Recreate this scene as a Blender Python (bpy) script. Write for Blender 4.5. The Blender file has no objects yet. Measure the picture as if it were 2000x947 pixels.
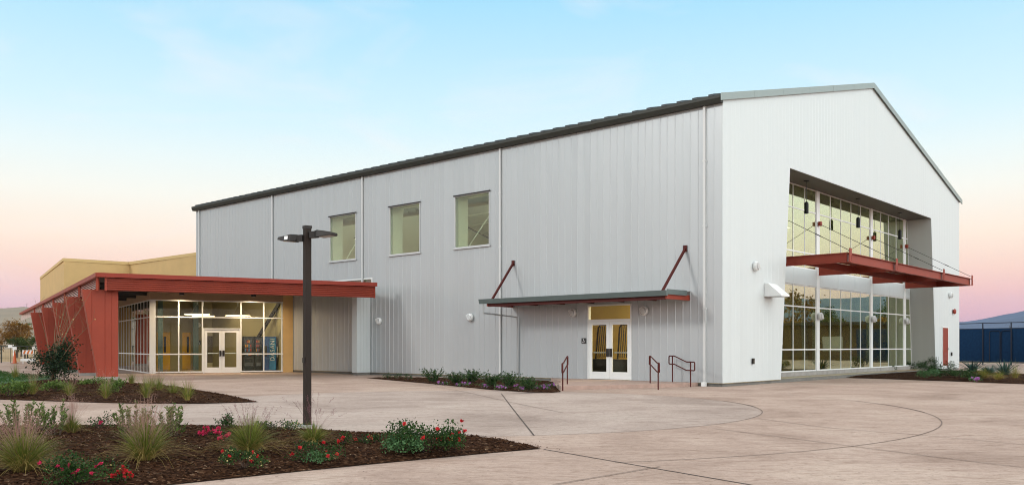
import bpy, math, random
import numpy as np
from mathutils import Vector, Matrix
from mathutils.geometry import tessellate_polygon, delaunay_2d_cdt
from mathutils import noise as mnoise

SC = bpy.context.scene
COL = SC.collection
R = math.radians
# ------------------------------------------------------------------ camera, world, sun, exposure
EYE, FOC, HZ = 1.35, 1700.0, 676.0          # eye height (m), focal length and horizon row in photo pixels
cam = bpy.data.cameras.new('camera'); camo = bpy.data.objects.new('camera', cam); COL.objects.link(camo)
camo.location = (0, 0, EYE); camo.rotation_euler = (R(90), 0, 0)
cam.sensor_width = 36; cam.lens = 36 * FOC / 2000; cam.shift_y = (HZ - 473.5) / 2000
cam.clip_start = .1; cam.clip_end = 30000
SC.camera = camo

W = bpy.data.worlds.new('World'); SC.world = W; W.use_nodes = True
nt = W.node_tree; nt.nodes.clear()
def N(t, typ, **kw):
    n = t.nodes.new(typ)
    for k, v in kw.items():
        if k.startswith('i_'):
            key = k[2:]; key = int(key) if key.isdigit() else key
            n.inputs[key].default_value = v
        else: setattr(n, k, v)
    return n
def L(t, a, b): t.links.new(a, b)
def ramp(t, stops, interp='LINEAR'):
    r = N(t, 'ShaderNodeValToRGB'); e = r.color_ramp; e.interpolation = interp
    while len(e.elements) < len(stops): e.elements.new(.5)
    for el, (p, c) in zip(e.elements, stops):
        el.position = p; el.color = (*c, 1) if len(c) == 3 else c
    return r
tc = N(nt, 'ShaderNodeTexCoord')
sep = N(nt, 'ShaderNodeSeparateXYZ'); L(nt, tc.outputs['Generated'], sep.inputs[0])
sky = ramp(nt, [(0.0, (.34, .27, .30)), (.014, (.66, .41, .48)), (.033, (.84, .47, .46)), (.056, (.97, .57, .48)), (.080, (1.0, .68, .53)), (.115, (1.0, .82, .65)),
                (.160, (.92, .90, .80)), (.200, (.80, .89, .87)), (.245, (.64, .84, .91)), (.37, (.37, .69, .89)), (.50, (.50, .74, .86)), (.65, (.75, .80, .80)), (1.0, (.90, .85, .78))])
L(nt, sep.outputs['Z'], sky.inputs[0])
# sunset glow on the western side (behind the camera), brightest low down
glowdir = N(nt, 'ShaderNodeVectorMath', operation='DOT_PRODUCT'); glowdir.inputs[1].default_value = Vector((.80, -.58, .12)).normalized()
L(nt, tc.outputs['Generated'], glowdir.inputs[0])
gr = N(nt, 'ShaderNodeMapRange', interpolation_type='SMOOTHSTEP'); gr.inputs[1].default_value = 0.30; gr.inputs[2].default_value = 1.0; gr.inputs[3].default_value = 0; gr.inputs[4].default_value = 2.0
L(nt, glowdir.outputs['Value'], gr.inputs[0])
gcol = N(nt, 'ShaderNodeVectorMath', operation='SCALE'); gcol.inputs[0].default_value = (1.0, .97, .92); L(nt, gr.outputs[0], gcol.inputs['Scale'])
# faint wisps of high cloud
mp = N(nt, 'ShaderNodeMapping'); mp.inputs['Scale'].default_value = (3.0, 3.0, 9.0); mp.inputs['Rotation'].default_value = (0, R(35), R(20))
L(nt, tc.outputs['Generated'], mp.inputs[0])
cn = N(nt, 'ShaderNodeTexNoise'); cn.inputs['Scale'].default_value = 1.6; cn.inputs['Detail'].default_value = 6; cn.inputs['Roughness'].default_value = .55; cn.inputs['Distortion'].default_value = .6
L(nt, mp.outputs[0], cn.inputs['Vector'])
cr = N(nt, 'ShaderNodeMapRange'); cr.inputs[1].default_value = .54; cr.inputs[2].default_value = .78; cr.inputs[3].default_value = 0; cr.inputs[4].default_value = .32
L(nt, cn.outputs['Fac'], cr.inputs[0])
mxc = N(nt, 'ShaderNodeMix', data_type='RGBA'); L(nt, cr.outputs[0], mxc.inputs[0]); L(nt, sky.outputs[0], mxc.inputs[6]); mxc.inputs[7].default_value = (.96, .86, .84, 1)
addg = N(nt, 'ShaderNodeVectorMath', operation='ADD'); L(nt, mxc.outputs[2], addg.inputs[0]); L(nt, gcol.outputs[0], addg.inputs[1])
bg = N(nt, 'ShaderNodeBackground'); L(nt, addg.outputs[0], bg.inputs[0]); bg.inputs[1].default_value = .96
wo = N(nt, 'ShaderNodeOutputWorld'); L(nt, bg.outputs[0], wo.inputs[0])

sun = bpy.data.lights.new('sun', 'SUN'); sun.energy = 1.1; sun.angle = R(10); sun.color = (1, .95, .90)
so = bpy.data.objects.new('sun', sun); COL.objects.link(so)
so.rotation_euler = Vector((.93, .36, -.50)).to_track_quat('-Z', 'Y').to_euler()
VS = SC.view_settings; VS.view_transform = 'Standard'; VS.look = 'None'; VS.gamma = 1; VS.exposure = 0.26; VS.use_curve_mapping = False
SC.render.engine = 'CYCLES'
cy = SC.cycles; cy.use_denoising = True; cy.max_bounces = 8; cy.diffuse_bounces = 3; cy.glossy_bounces = 4; cy.transmission_bounces = 4
cy.transparent_max_bounces = 24; cy.caustics_reflective = False; cy.caustics_refractive = False; cy.sample_clamp_indirect = 6; cy.pixel_filter_type = 'BLACKMAN_HARRIS'; cy.filter_width = 1.05

# ------------------------------------------------------------------ helpers
def gp(px, py, z=0.0):                       # a photo pixel on the ground -> world point
    t = (EYE - z) * FOC / (py - HZ)
    return Vector(((px - 1000) / FOC * t, t, z))
def tag(o, label=None, cat=None, group=None, kind=None):
    if label: o['label'] = label
    if cat: o['category'] = cat
    if group: o['group'] = group
    if kind: o['kind'] = kind
    return o
def thing(name, label, cat, loc=(0, 0, 0), rz=0, group=None):
    o = bpy.data.objects.new(name, None); COL.objects.link(o); o.empty_display_size = .2
    o.location = loc; o.rotation_euler = (0, 0, rz)
    return tag(o, label, cat, group)
def copy_tree(o, parent=None):
    c = o.copy(); COL.objects.link(c)
    if parent: c.parent = parent
    for ch in [k for k in bpy.data.objects if k.parent == o]: copy_tree(ch, c)
    return c
class MB:
    def __init__(s): s.v = []; s.f = []
    def add(s, vs, fs):
        b = len(s.v); s.v += [tuple(p) for p in vs]; s.f += [tuple(i + b for i in f) for f in fs]; return s
    def box(s, x0, x1, y0, y1, z0, z1):
        x0, x1 = sorted((x0, x1)); y0, y1 = sorted((y0, y1)); z0, z1 = sorted((z0, z1))
        return s.add([(x0, y0, z0), (x1, y0, z0), (x1, y1, z0), (x0, y1, z0), (x0, y0, z1), (x1, y0, z1), (x1, y1, z1), (x0, y1, z1)],
                     [(0, 3, 2, 1), (4, 5, 6, 7), (0, 1, 5, 4), (1, 2, 6, 5), (2, 3, 7, 6), (3, 0, 4, 7)])
    def beam(s, a, b, w, h, up=(0, 0, 1)):   # rectangular bar from a to b
        a = Vector(a); b = Vector(b); d = (b - a).normalized(); up = Vector(up)
        if abs(d.dot(up)) > .98: up = Vector((0, 1, 0))
        x = d.cross(up).normalized() * w / 2; y = x.cross(d).normalized() * h / 2
        vs = [p + i * x + j * y for p in (a, b) for i, j in ((-1, -1), (1, -1), (1, 1), (-1, 1))]
        return s.add(vs, [(0, 1, 2, 3), (7, 6, 5, 4), (0, 4, 5, 1), (1, 5, 6, 2), (2, 6, 7, 3), (3, 7, 4, 0)])
    def tube(s, pts, r, n=8, closed=False, caps=True):
        pts = [Vector(p) for p in pts]; m = len(pts); vs = []; fs = []
        rr = r if isinstance(r, (list, tuple)) else [r] * m
        ref = None
        for i, p in enumerate(pts):
            q0 = pts[(i - 1) % m] if (closed or i > 0) else p; q1 = pts[(i + 1) % m] if (closed or i < m - 1) else p
            d = (q1 - q0).normalized()
            if ref is None:
                ref = Vector((0, 0, 1)) if abs(d.z) < .9 else Vector((1, 0, 0))
            x = (ref - d * ref.dot(d)).normalized(); ref = x; y = d.cross(x)
            for k in range(n):
                a = 2 * math.pi * k / n; vs.append(p + rr[i] * (math.cos(a) * x + math.sin(a) * y))
        for i in range(m if closed else m - 1):
            j = (i + 1) % m
            for k in range(n):
                fs.append((i * n + k, i * n + (k + 1) % n, j * n + (k + 1) % n, j * n + k))
        if caps and not closed:
            fs.append(tuple(range(n))[::-1]); fs.append(tuple((m - 1) * n + k for k in range(n)))
        return s.add(vs, fs)
    def lathe(s, prof, n=24, axis='z', org=(0, 0, 0)):   # prof: (radius, height)
        vs = []; o = Vector(org)
        for r, h in prof:
            for k in range(n):
                a = 2 * math.pi * k / n; c, d = r * math.cos(a), r * math.sin(a)
                p = {'z': (c, d, h), 'x': (h, c, d), 'y': (d, h, c)}[axis]
                vs.append(o + Vector(p))
        fs = [(i * n + k, i * n + (k + 1) % n, (i + 1) * n + (k + 1) % n, (i + 1) * n + k) for i in range(len(prof) - 1) for k in range(n)]
        fs.append(tuple(range(n))[::-1]); fs.append(tuple((len(prof) - 1) * n + k for k in range(n)))
        return s.add(vs, fs)
    def prism(s, loops, fn, t0, t1):         # 2D outline (+ holes) swept between t0 and t1; fn(a, b, t) -> point
        flat = [p for lp in loops for p in lp]; tris = tessellate_polygon([[Vector((*p, 0)) for p in lp] for lp in loops]); n = len(flat)
        vs = [fn(*p, t0) for p in flat] + [fn(*p, t1) for p in flat]
        fs = [tuple(t) for t in tris] + [tuple(i + n for i in reversed(t)) for t in tris]
        b = 0
        for lp in loops:
            m = len(lp)
            for i in range(m): fs.append((b + i, b + (i + 1) % m, n + b + (i + 1) % m, n + b + i))
            b += m
        return s.add(vs, fs)
    def build(s, name, m, parent=None, org=None, smooth=False, fix=True):
        me = bpy.data.meshes.new(name)
        vs = s.v if org is None else [(p[0] - org[0], p[1] - org[1], p[2] - org[2]) for p in s.v]
        me.from_pydata(vs, [], s.f); me.update()
        if fix:
            import bmesh
            bm = bmesh.new(); bm.from_mesh(me); bmesh.ops.recalc_face_normals(bm, faces=bm.faces); bm.to_mesh(me); bm.free()
        if smooth:
            me.shade_smooth()
            me.set_sharp_from_angle(angle=R(40))
        o = bpy.data.objects.new(name, me); COL.objects.link(o)
        if m: me.materials.append(m)
        if parent: o.parent = parent
        return o
def np_obj(name, V, F, m, parent=None):      # V (n,3) array, F (k,4) or (k,3) array
    me = bpy.data.meshes.new(name); k = F.shape[1]
    me.vertices.add(len(V)); me.vertices.foreach_set('co', np.asarray(V, dtype=np.float32).ravel())
    me.loops.add(F.size); me.loops.foreach_set('vertex_index', F.astype(np.int32).ravel())
    me.polygons.add(len(F)); me.polygons.foreach_set('loop_start', np.arange(0, F.size, k, dtype=np.int32)); me.polygons.foreach_set('loop_total', np.full(len(F), k, dtype=np.int32))
    me.update(calc_edges=True); me.validate()
    o = bpy.data.objects.new(name, me); COL.objects.link(o); me.materials.append(m)
    if parent: o.parent = parent
    return o

# ------------------------------------------------------------------ materials
MATS = {}
def pmat(name, col, rough=.5, metal=0, spec=.5, var=.0, vscale=3.0, bump=0, bscale=40, emit=None, estr=0, coat=0, stretch=None, dirt=0):
    if name in MATS: return MATS[name]
    m = bpy.data.materials.new(name); m.use_nodes = True; t = m.node_tree; b = t.nodes['Principled BSDF']
    b.inputs['Base Color'].default_value = (*col, 1); b.inputs['Roughness'].default_value = rough; b.inputs['Metallic'].default_value = metal
    b.inputs['Specular IOR Level'].default_value = spec; b.inputs['Coat Weight'].default_value = coat
    tcn = N(t, 'ShaderNodeTexCoord'); src = tcn.outputs['Object']
    if stretch:
        mpn = N(t, 'ShaderNodeMapping'); mpn.inputs['Scale'].default_value = stretch; L(t, src, mpn.inputs[0]); src = mpn.outputs[0]
    if var:
        n = N(t, 'ShaderNodeTexNoise'); n.inputs['Scale'].default_value = vscale; n.inputs['Detail'].default_value = 6; n.inputs['Roughness'].default_value = .6; L(t, src, n.inputs['Vector'])
        r = ramp(t, [(.25, tuple(c * (1 - var) for c in col)), (.75, tuple(min(1, c * (1 + var)) for c in col))]); L(t, n.outputs['Fac'], r.inputs[0])
        L(t, r.outputs[0], b.inputs['Base Color'])
        rr = N(t, 'ShaderNodeMapRange'); rr.inputs[3].default_value = max(0, rough - .08); rr.inputs[4].default_value = min(1, rough + .08); L(t, n.outputs['Fac'], rr.inputs[0]); L(t, rr.outputs[0], b.inputs['Roughness'])
    if bump:
        n2 = N(t, 'ShaderNodeTexNoise'); n2.inputs['Scale'].default_value = bscale; n2.inputs['Detail'].default_value = 5; L(t, src, n2.inputs['Vector'])
        bn = N(t, 'ShaderNodeBump'); bn.inputs['Strength'].default_value = bump; bn.inputs['Distance'].default_value = .02; L(t, n2.outputs['Fac'], bn.inputs['Height']); L(t, bn.outputs[0], b.inputs['Normal'])
    if emit:
        b.inputs['Emission Color'].default_value = (*emit, 1); b.inputs['Emission Strength'].default_value = estr
    MATS[name] = m; return m
def siding(name, col, rough, metal, axis, pitch=.305, var=.03):   # ribbed sheet metal: each panel a shade apart, slightly dented
    m = bpy.data.materials.new(name); m.use_nodes = True; t = m.node_tree; b = t.nodes['Principled BSDF']
    tcn = N(t, 'ShaderNodeTexCoord'); sp = N(t, 'ShaderNodeSeparateXYZ'); L(t, tcn.outputs['Object'], sp.inputs[0])
    dv = N(t, 'ShaderNodeMath', operation='DIVIDE'); L(t, sp.outputs[axis], dv.inputs[0]); dv.inputs[1].default_value = pitch
    fl = N(t, 'ShaderNodeMath', operation='FLOOR'); L(t, dv.outputs[0], fl.inputs[0])
    wn = N(t, 'ShaderNodeTexWhiteNoise', noise_dimensions='1D'); L(t, fl.outputs[0], wn.inputs['W'])
    ns = N(t, 'ShaderNodeTexNoise'); ns.inputs['Scale'].default_value = .7; ns.inputs['Detail'].default_value = 7; ns.inputs['Roughness'].default_value = .6; L(t, tcn.outputs['Object'], ns.inputs['Vector'])
    mx = N(t, 'ShaderNodeMath', operation='MULTIPLY_ADD'); L(t, wn.outputs[0], mx.inputs[0]); mx.inputs[1].default_value = .5; 
    hf = N(t, 'ShaderNodeMath', operation='MULTIPLY'); L(t, ns.outputs['Fac'], hf.inputs[0]); hf.inputs[1].default_value = .5; L(t, hf.outputs[0], mx.inputs[2])
    r = ramp(t, [(.1, tuple(c * (1 - var) for c in col)), (.9, tuple(c * (1 + var) for c in col))]); L(t, mx.outputs[0], r.inputs[0]); L(t, r.outputs[0], b.inputs['Base Color'])
    b.inputs['Metallic'].default_value = metal
    rm = N(t, 'ShaderNodeMapRange'); rm.inputs[3].default_value = rough - .06; rm.inputs[4].default_value = rough + .08; L(t, mx.outputs[0], rm.inputs[0]); L(t, rm.outputs[0], b.inputs['Roughness'])
    mpn = N(t, 'ShaderNodeMapping'); mpn.inputs['Scale'].default_value = (2.2, 2.2, .5); L(t, tcn.outputs['Object'], mpn.inputs[0])
    n2 = N(t, 'ShaderNodeTexNoise'); n2.inputs['Scale'].default_value = 1.3; n2.inputs['Detail'].default_value = 2; L(t, mpn.outputs[0], n2.inputs['Vector'])
    bn = N(t, 'ShaderNodeBump'); bn.inputs['Strength'].default_value = .25; bn.inputs['Distance'].default_value = .03; L(t, n2.outputs['Fac'], bn.inputs['Height']); L(t, bn.outputs[0], b.inputs['Normal'])
    return m
def glassmat(name, tint, base, amp, gloss=(1, 1, 1), power=3.0):
    m = bpy.data.materials.new(name); m.use_nodes = True; t = m.node_tree; t.nodes.clear()
    tr = N(t, 'ShaderNodeBsdfTransparent'); tr.inputs[0].default_value = (*tint, 1)
    gl = N(t, 'ShaderNodeBsdfGlossy'); gl.inputs[0].default_value = (*gloss, 1); gl.inputs['Roughness'].default_value = .003
    tcn = N(t, 'ShaderNodeTexCoord'); ns = N(t, 'ShaderNodeTexNoise'); ns.inputs['Scale'].default_value = .8; ns.inputs['Detail'].default_value = 1; L(t, tcn.outputs['Object'], ns.inputs['Vector'])
    bn = N(t, 'ShaderNodeBump'); bn.inputs['Strength'].default_value = .06; bn.inputs['Distance'].default_value = .02; L(t, ns.outputs['Fac'], bn.inputs['Height']); L(t, bn.outputs[0], gl.inputs['Normal'])
    lw = N(t, 'ShaderNodeLayerWeight'); lw.inputs[0].default_value = .5
    pw = N(t, 'ShaderNodeMath', operation='POWER'); L(t, lw.outputs['Facing'], pw.inputs[0]); pw.inputs[1].default_value = power
    ma = N(t, 'ShaderNodeMath', operation='MULTIPLY_ADD', use_clamp=True); L(t, pw.outputs[0], ma.inputs[0]); ma.inputs[1].default_value = amp; ma.inputs[2].default_value = base
    mx = N(t, 'ShaderNodeMixShader'); L(t, ma.outputs[0], mx.inputs[0]); L(t, tr.outputs[0], mx.inputs[1]); L(t, gl.outputs[0], mx.inputs[2])
    o = N(t, 'ShaderNodeOutputMaterial'); L(t, mx.outputs[0], o.inputs[0]); return m
def leafmat(name, c1, c2, rough=.5, trans=.25, vscale=6, spec=.12):
    m = bpy.data.materials.new(name); m.use_nodes = True; t = m.node_tree; b = t.nodes['Principled BSDF']; out = t.nodes['Material Output']
    g = N(t, 'ShaderNodeNewGeometry'); tcn = N(t, 'ShaderNodeTexCoord'); ns = N(t, 'ShaderNodeTexNoise'); ns.inputs['Scale'].default_value = vscale; L(t, tcn.outputs['Object'], ns.inputs['Vector'])
    ad = N(t, 'ShaderNodeMath', operation='MULTIPLY_ADD'); L(t, g.outputs['Random Per Island'], ad.inputs[0]); ad.inputs[1].default_value = .65; 
    hf = N(t, 'ShaderNodeMath', operation='MULTIPLY'); L(t, ns.outputs['Fac'], hf.inputs[0]); hf.inputs[1].default_value = .4; L(t, hf.outputs[0], ad.inputs[2])
    r = ramp(t, [(.15, c1), (.9, c2)]); L(t, ad.outputs[0], r.inputs[0]); L(t, r.outputs[0], b.inputs['Base Color']); b.inputs['Roughness'].default_value = rough; b.inputs['Specular IOR Level'].default_value = spec
    tr = N(t, 'ShaderNodeBsdfTranslucent'); L(t, r.outputs[0], tr.inputs[0])
    mx = N(t, 'ShaderNodeMixShader'); mx.inputs[0].default_value = trans; L(t, b.outputs[0], mx.inputs[1]); L(t, tr.outputs[0], mx.inputs[2]); L(t, mx.outputs[0], out.inputs[0])
    return m

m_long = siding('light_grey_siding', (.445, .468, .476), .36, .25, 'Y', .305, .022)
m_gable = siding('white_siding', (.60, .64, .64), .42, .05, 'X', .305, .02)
m_white = pmat('white_painted_metal', (.80, .81, .80), .4, var=.03)
m_frame = pmat('aluminium_frame', (.78, .79, .77), .4, .05, var=.03)
m_wgrey = pmat('window_grey', (.52, .53, .53), .4, .1)
m_pipe = pmat('downspout_grey', (.60, .61, .60), .45, .05)
m_roof = pmat('dark_roof_metal', (.030, .038, .045), .5, .1, var=.15)
m_cfas = pmat('canopy_edge_metal', (.115, .145, .14), .45, .1, .3, var=.06)
m_rake = pmat('grey_green_trim', (.25, .295, .28), .4, .2, var=.06)
m_gutter = pmat('dark_gutter', (.040, .042, .035), .5, .05, .3, var=.12)
m_conc = pmat('raw_concrete', (.30, .29, .27), .85, var=.22, vscale=4, bump=.4, bscale=30)
m_plinth = pmat('plinth_concrete', (.16, .155, .14), .85, var=.25, vscale=3, bump=.4)
m_step = pmat('pink_step_concrete', (.40, .28, .23), .85, var=.18, vscale=4, bump=.3)
m_red = pmat('red_panel', (.30, .050, .026), .55, 0, .25, var=.10, vscale=1.5, bump=.05, bscale=8)
m_redcap = pmat('red_cap', (.27, .034, .018), .45, 0, .25, var=.06)
m_steelred = pmat('red_oxide_steel', (.27, .047, .026), .5, 0, .25, var=.10, vscale=4)
m_railred = pmat('maroon_rail', (.075, .012, .009), .5, 0, .2, var=.1)
m_stucco = pmat('ochre_stucco', (.58, .395, .175), .9, var=.07, vscale=1.2, bump=.25, bscale=60)
m_stucco2 = pmat('warm_stucco', (.66, .44, .19), .9, var=.06, vscale=2, bump=.25, bscale=60)
m_tan = pmat('tan_stucco', (.40, .28, .18), .9, var=.06, bump=.2, bscale=60)
m_jamb = siding('shaded_jamb_siding', (.50, .515, .485), .45, .1, 'Y')  # darker than the gable siding: shade of the recess put into the colour
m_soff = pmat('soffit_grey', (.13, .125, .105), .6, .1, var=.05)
m_dark = pmat('dark_bronze', (.028, .024, .022), .5, .1, .25, var=.15)
m_pole = pmat('bronze_pole', (.022, .014, .010), .55, 0, .2, var=.2, vscale=6, stretch=(1, 1, .15))
m_black = pmat('black_plastic', (.02, .02, .02), .45)
m_cream = pmat('cream_wall', (.40, .34, .20), .8, var=.03)
m_olive = pmat('pale_olive_wall', (.58, .59, .50), .8, var=.03)
m_gyel = pmat('yellow_wall', (.60, .42, .14), .8, var=.04)
m_inwhite = pmat('white_inside_wall', (.66, .68, .63), .75, var=.03)
m_gfloor = pmat('wood_floor', (.30, .20, .11), .35, var=.1, vscale=2, stretch=(1, 8, 1))
m_lfloor = pmat('lobby_floor', (.34, .28, .20), .25, var=.1)
m_ydoor = pmat('yellow_door', (.78, .42, .03), .5, var=.05)
m_teal = pmat('teal_column', (.10, .16, .17), .5, var=.08)
m_lampglow = pmat('lamp_glow', (1, 1, 1), .5, emit=(1, .80, .50), estr=2.2)
m_gymglow = pmat('gym_lamp_glow', (1, 1, 1), .5, emit=(1, .93, .75), estr=7)
m_steel = pmat('brushed_steel', (.45, .45, .44), .3, .9, var=.08)
m_grille = pmat('grey_lens', (.40, .41, .41), .3, .1)
m_glass = glassmat('clear_glass', (.93, .94, .88), .006, .35)
m_gl_win = glassmat('green_glass', (.90, .95, .86), .03, .6)
m_gl_gable = glassmat('reflective_glass', (.60, .62, .48), .16, .85, (.91, 1.0, .77), 2.0)
m_gl_side = glassmat('side_glass', (.50, .53, .50), .08, .75)

# ------------------------------------------------------------------ frame of the gymnasium: x along the gable, y along the side wall
C0 = Vector((7.033, 29.05, 0)); GA = math.atan2(1700, 1520)
GM = Matrix.Translation(C0) @ Matrix.Rotation(GA, 4, 'Z')
def G(u, v, z=0): return GM @ Vector((u, v, z))

# ------------------------------------------------------------------ ground
def structure(o): o['kind'] = 'structure'; return o
def ground_mats():
    # concrete paving: pinkish tan, broom marks and swirls, greyer in the ring, dark flecks
    m = bpy.data.materials.new('plaza_concrete'); m.use_nodes = True; t = m.node_tree; b = t.nodes['Principled BSDF']
    tcn = N(t, 'ShaderNodeTexCoord'); src = tcn.outputs['Object']
    n1 = N(t, 'ShaderNodeTexNoise'); n1.inputs['Scale'].default_value = .35; n1.inputs['Detail'].default_value = 8; n1.inputs['Roughness'].default_value = .62; n1.inputs['Distortion'].default_value = .8; L(t, src, n1.inputs['Vector'])
    r1 = ramp(t, [(.30, (.34, .245, .20)), (.50, (.455, .34, .285)), (.70, (.53, .415, .35))]); L(t, n1.outputs['Fac'], r1.inputs[0])
    mpn = N(t, 'ShaderNodeMapping'); mpn.inputs['Rotation'].default_value = (0, 0, R(12)); mpn.inputs['Scale'].default_value = (.55, 2.6, 1); L(t, src, mpn.inputs[0])
    n2 = N(t, 'ShaderNodeTexNoise'); n2.inputs['Scale'].default_value = .9; n2.inputs['Detail'].default_value = 7; n2.inputs['Roughness'].default_value = .65; n2.inputs['Distortion'].default_value = 2.2; L(t, mpn.outputs[0], n2.inputs['Vector'])
    r2 = ramp(t, [(.28, (.66, .62, .59)), (.46, (.97, .97, .97)), (1, (1.06, 1.06, 1.06))]); L(t, n2.outputs['Fac'], r2.inputs[0])
    mu = N(t, 'ShaderNodeMix', data_type='RGBA', blend_type='MULTIPLY'); mu.inputs[0].default_value = .8; L(t, r1.outputs[0], mu.inputs[6]); L(t, r2.outputs[0], mu.inputs[7])
    # trowel swirls and stains
    mp4 = N(t, 'ShaderNodeMapping'); mp4.inputs['Rotation'].default_value = (0, 0, R(-8)); mp4.inputs['Scale'].default_value = (.8, 2.2, 1); L(t, src, mp4.inputs[0])
    n4 = N(t, 'ShaderNodeTexNoise'); n4.inputs['Scale'].default_value = 1.5; n4.inputs['Detail'].default_value = 9; n4.inputs['Roughness'].default_value = .72; n4.inputs['Distortion'].default_value = 3.0; L(t, mp4.outputs[0], n4.inputs['Vector'])
    r4 = ramp(t, [(.34, (.60, .54, .50)), (.45, (.94, .925, .91)), (.60, (1.0, 1.0, 1.0)), (.78, (1.12, 1.12, 1.12))]); L(t, n4.outputs['Fac'], r4.inputs[0])
    n5 = N(t, 'ShaderNodeTexNoise'); n5.inputs['Scale'].default_value = 11; n5.inputs['Detail'].default_value = 8; n5.inputs['Roughness'].default_value = .75; L(t, src, n5.inputs['Vector'])
    r5 = ramp(t, [(.30, (.78, .76, .74)), (.50, (1, 1, 1)), (.70, (1.16, 1.16, 1.16))]); L(t, n5.outputs['Fac'], r5.inputs[0])
    mu4 = N(t, 'ShaderNodeMix', data_type='RGBA', blend_type='MULTIPLY'); mu4.inputs[0].default_value = .85; L(t, mu.outputs[2], mu4.inputs[6]); L(t, r4.outputs[0], mu4.inputs[7])
    mu5 = N(t, 'ShaderNodeMix', data_type='RGBA', blend_type='MULTIPLY'); mu5.inputs[0].default_value = .9; L(t, mu4.outputs[2], mu5.inputs[6]); L(t, r5.outputs[0], mu5.inputs[7]); mu = mu5
    # the ring cast separately, a greyer batch
    dst = N(t, 'ShaderNodeVectorMath', operation='DISTANCE'); dst.inputs[1].default_value = (-1.39, 19.77, 0); L(t, src, dst.inputs[0])
    st = N(t, 'ShaderNodeMapRange'); st.inputs[1].default_value = 6.75; st.inputs[2].default_value = 6.85; st.inputs[3].default_value = .42; st.inputs[4].default_value = 0; L(t, dst.outputs['Value'], st.inputs[0])
    gy = N(t, 'ShaderNodeMix', data_type='RGBA'); L(t, st.outputs[0], gy.inputs[0]); L(t, mu.outputs[2], gy.inputs[6])
    hs = N(t, 'ShaderNodeHueSaturation'); hs.inputs['Saturation'].default_value = .50; hs.inputs['Value'].default_value = .98; L(t, mu.outputs[2], hs.inputs['Color']); L(t, hs.outputs[0], gy.inputs[7])
    vo = N(t, 'ShaderNodeTexVoronoi'); vo.inputs['Scale'].default_value = 9; L(t, src, vo.inputs['Vector'])
    fk = N(t, 'ShaderNodeMapRange'); fk.inputs[1].default_value = .06; fk.inputs[2].default_value = .14; fk.inputs[3].default_value = .75; fk.inputs[4].default_value = 0; L(t, vo.outputs['Distance'], fk.inputs[0])
    f2 = N(t, 'ShaderNodeMix', data_type='RGBA'); L(t, fk.outputs[0], f2.inputs[0]); L(t, gy.outputs[2], f2.inputs[6]); f2.inputs[7].default_value = (.16, .12, .10, 1)
    n3 = N(t, 'ShaderNodeTexNoise'); n3.inputs['Scale'].default_value = 60; n3.inputs['Detail'].default_value = 4; L(t, src, n3.inputs['Vector'])
    r3 = ramp(t, [(.3, (.82, .82, .82)), (.7, (1.1, 1.1, 1.1))]); L(t, n3.outputs['Fac'], r3.inputs[0])
    m3 = N(t, 'ShaderNodeMix', data_type='RGBA', blend_type='MULTIPLY'); m3.inputs[0].default_value = .8; L(t, f2.outputs[2], m3.inputs[6]); L(t, r3.outputs[0], m3.inputs[7])
    L(t, m3.outputs[2], b.inputs['Base Color']); b.inputs['Roughness'].default_value = .8; b.inputs['Specular IOR Level'].default_value = .12
    bn = N(t, 'ShaderNodeBump'); bn.inputs['Strength'].default_value = .25; bn.inputs['Distance'].default_value = .01
    adn = N(t, 'ShaderNodeMath', operation='MULTIPLY_ADD'); L(t, n2.outputs['Fac'], adn.inputs[0]); adn.inputs[1].default_value = 1.5; L(t, n3.outputs['Fac'], adn.inputs[2])
    L(t, adn.outputs[0], bn.inputs['Height']); L(t, bn.outputs[0], b.inputs['Normal'])
    # bark mulch
    k = bpy.data.materials.new('bark_mulch'); k.use_nodes = True; t = k.node_tree; b = t.nodes['Principled BSDF']
    tcn = N(t, 'ShaderNodeTexCoord'); src = tcn.outputs['Object']
    nd = N(t, 'ShaderNodeTexNoise'); nd.inputs['Scale'].default_value = 14; L(t, src, nd.inputs['Vector'])
    md = N(t, 'ShaderNodeMix', data_type='VECTOR'); md.inputs[0].default_value = .06; L(t, src, md.inputs[4]); L(t, nd.outputs['Color'], md.inputs[5])
    vo = N(t, 'ShaderNodeTexVoronoi'); vo.inputs['Scale'].default_value = 34; L(t, md.outputs[1], vo.inputs['Vector'])
    sv = N(t, 'ShaderNodeSeparateColor'); L(t, vo.outputs['Color'], sv.inputs[0])
    r = ramp(t, [(0, (.012, .006, .004)), (.5, (.034, .016, .009)), (.85, (.062, .030, .017)), (.97, (.11, .062, .036)), (1, (.20, .13, .085))]); L(t, sv.outputs[0], r.inputs[0])
    L(t, r.outputs[0], b.inputs['Base Color']); b.inputs['Roughness'].default_value = .95; b.inputs['Specular IOR Level'].default_value = .02
    bn = N(t, 'ShaderNodeBump'); bn.inputs['Strength'].default_value = 1; bn.inputs['Distance'].default_value = .03; L(t, sv.outputs[1], bn.inputs['Height']); L(t, bn.outputs[0], b.inputs['Normal'])
    return m, k
m_plaza, m_mulch = ground_mats()
m_field = pmat('dry_grass_field', (.30, .20, .095), .95, var=.35, vscale=.08, bump=.6, bscale=2)
m_lawn = pmat('lawn_green', (.035, .085, .022), .9, var=.4, vscale=5, bump=1, bscale=60)
m_joint = pmat('joint_sealant', (.075, .052, .042), .8, var=.2)
m_scored = pmat('scored_joint', (.17, .12, .095), .85, var=.3, vscale=2)

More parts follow.
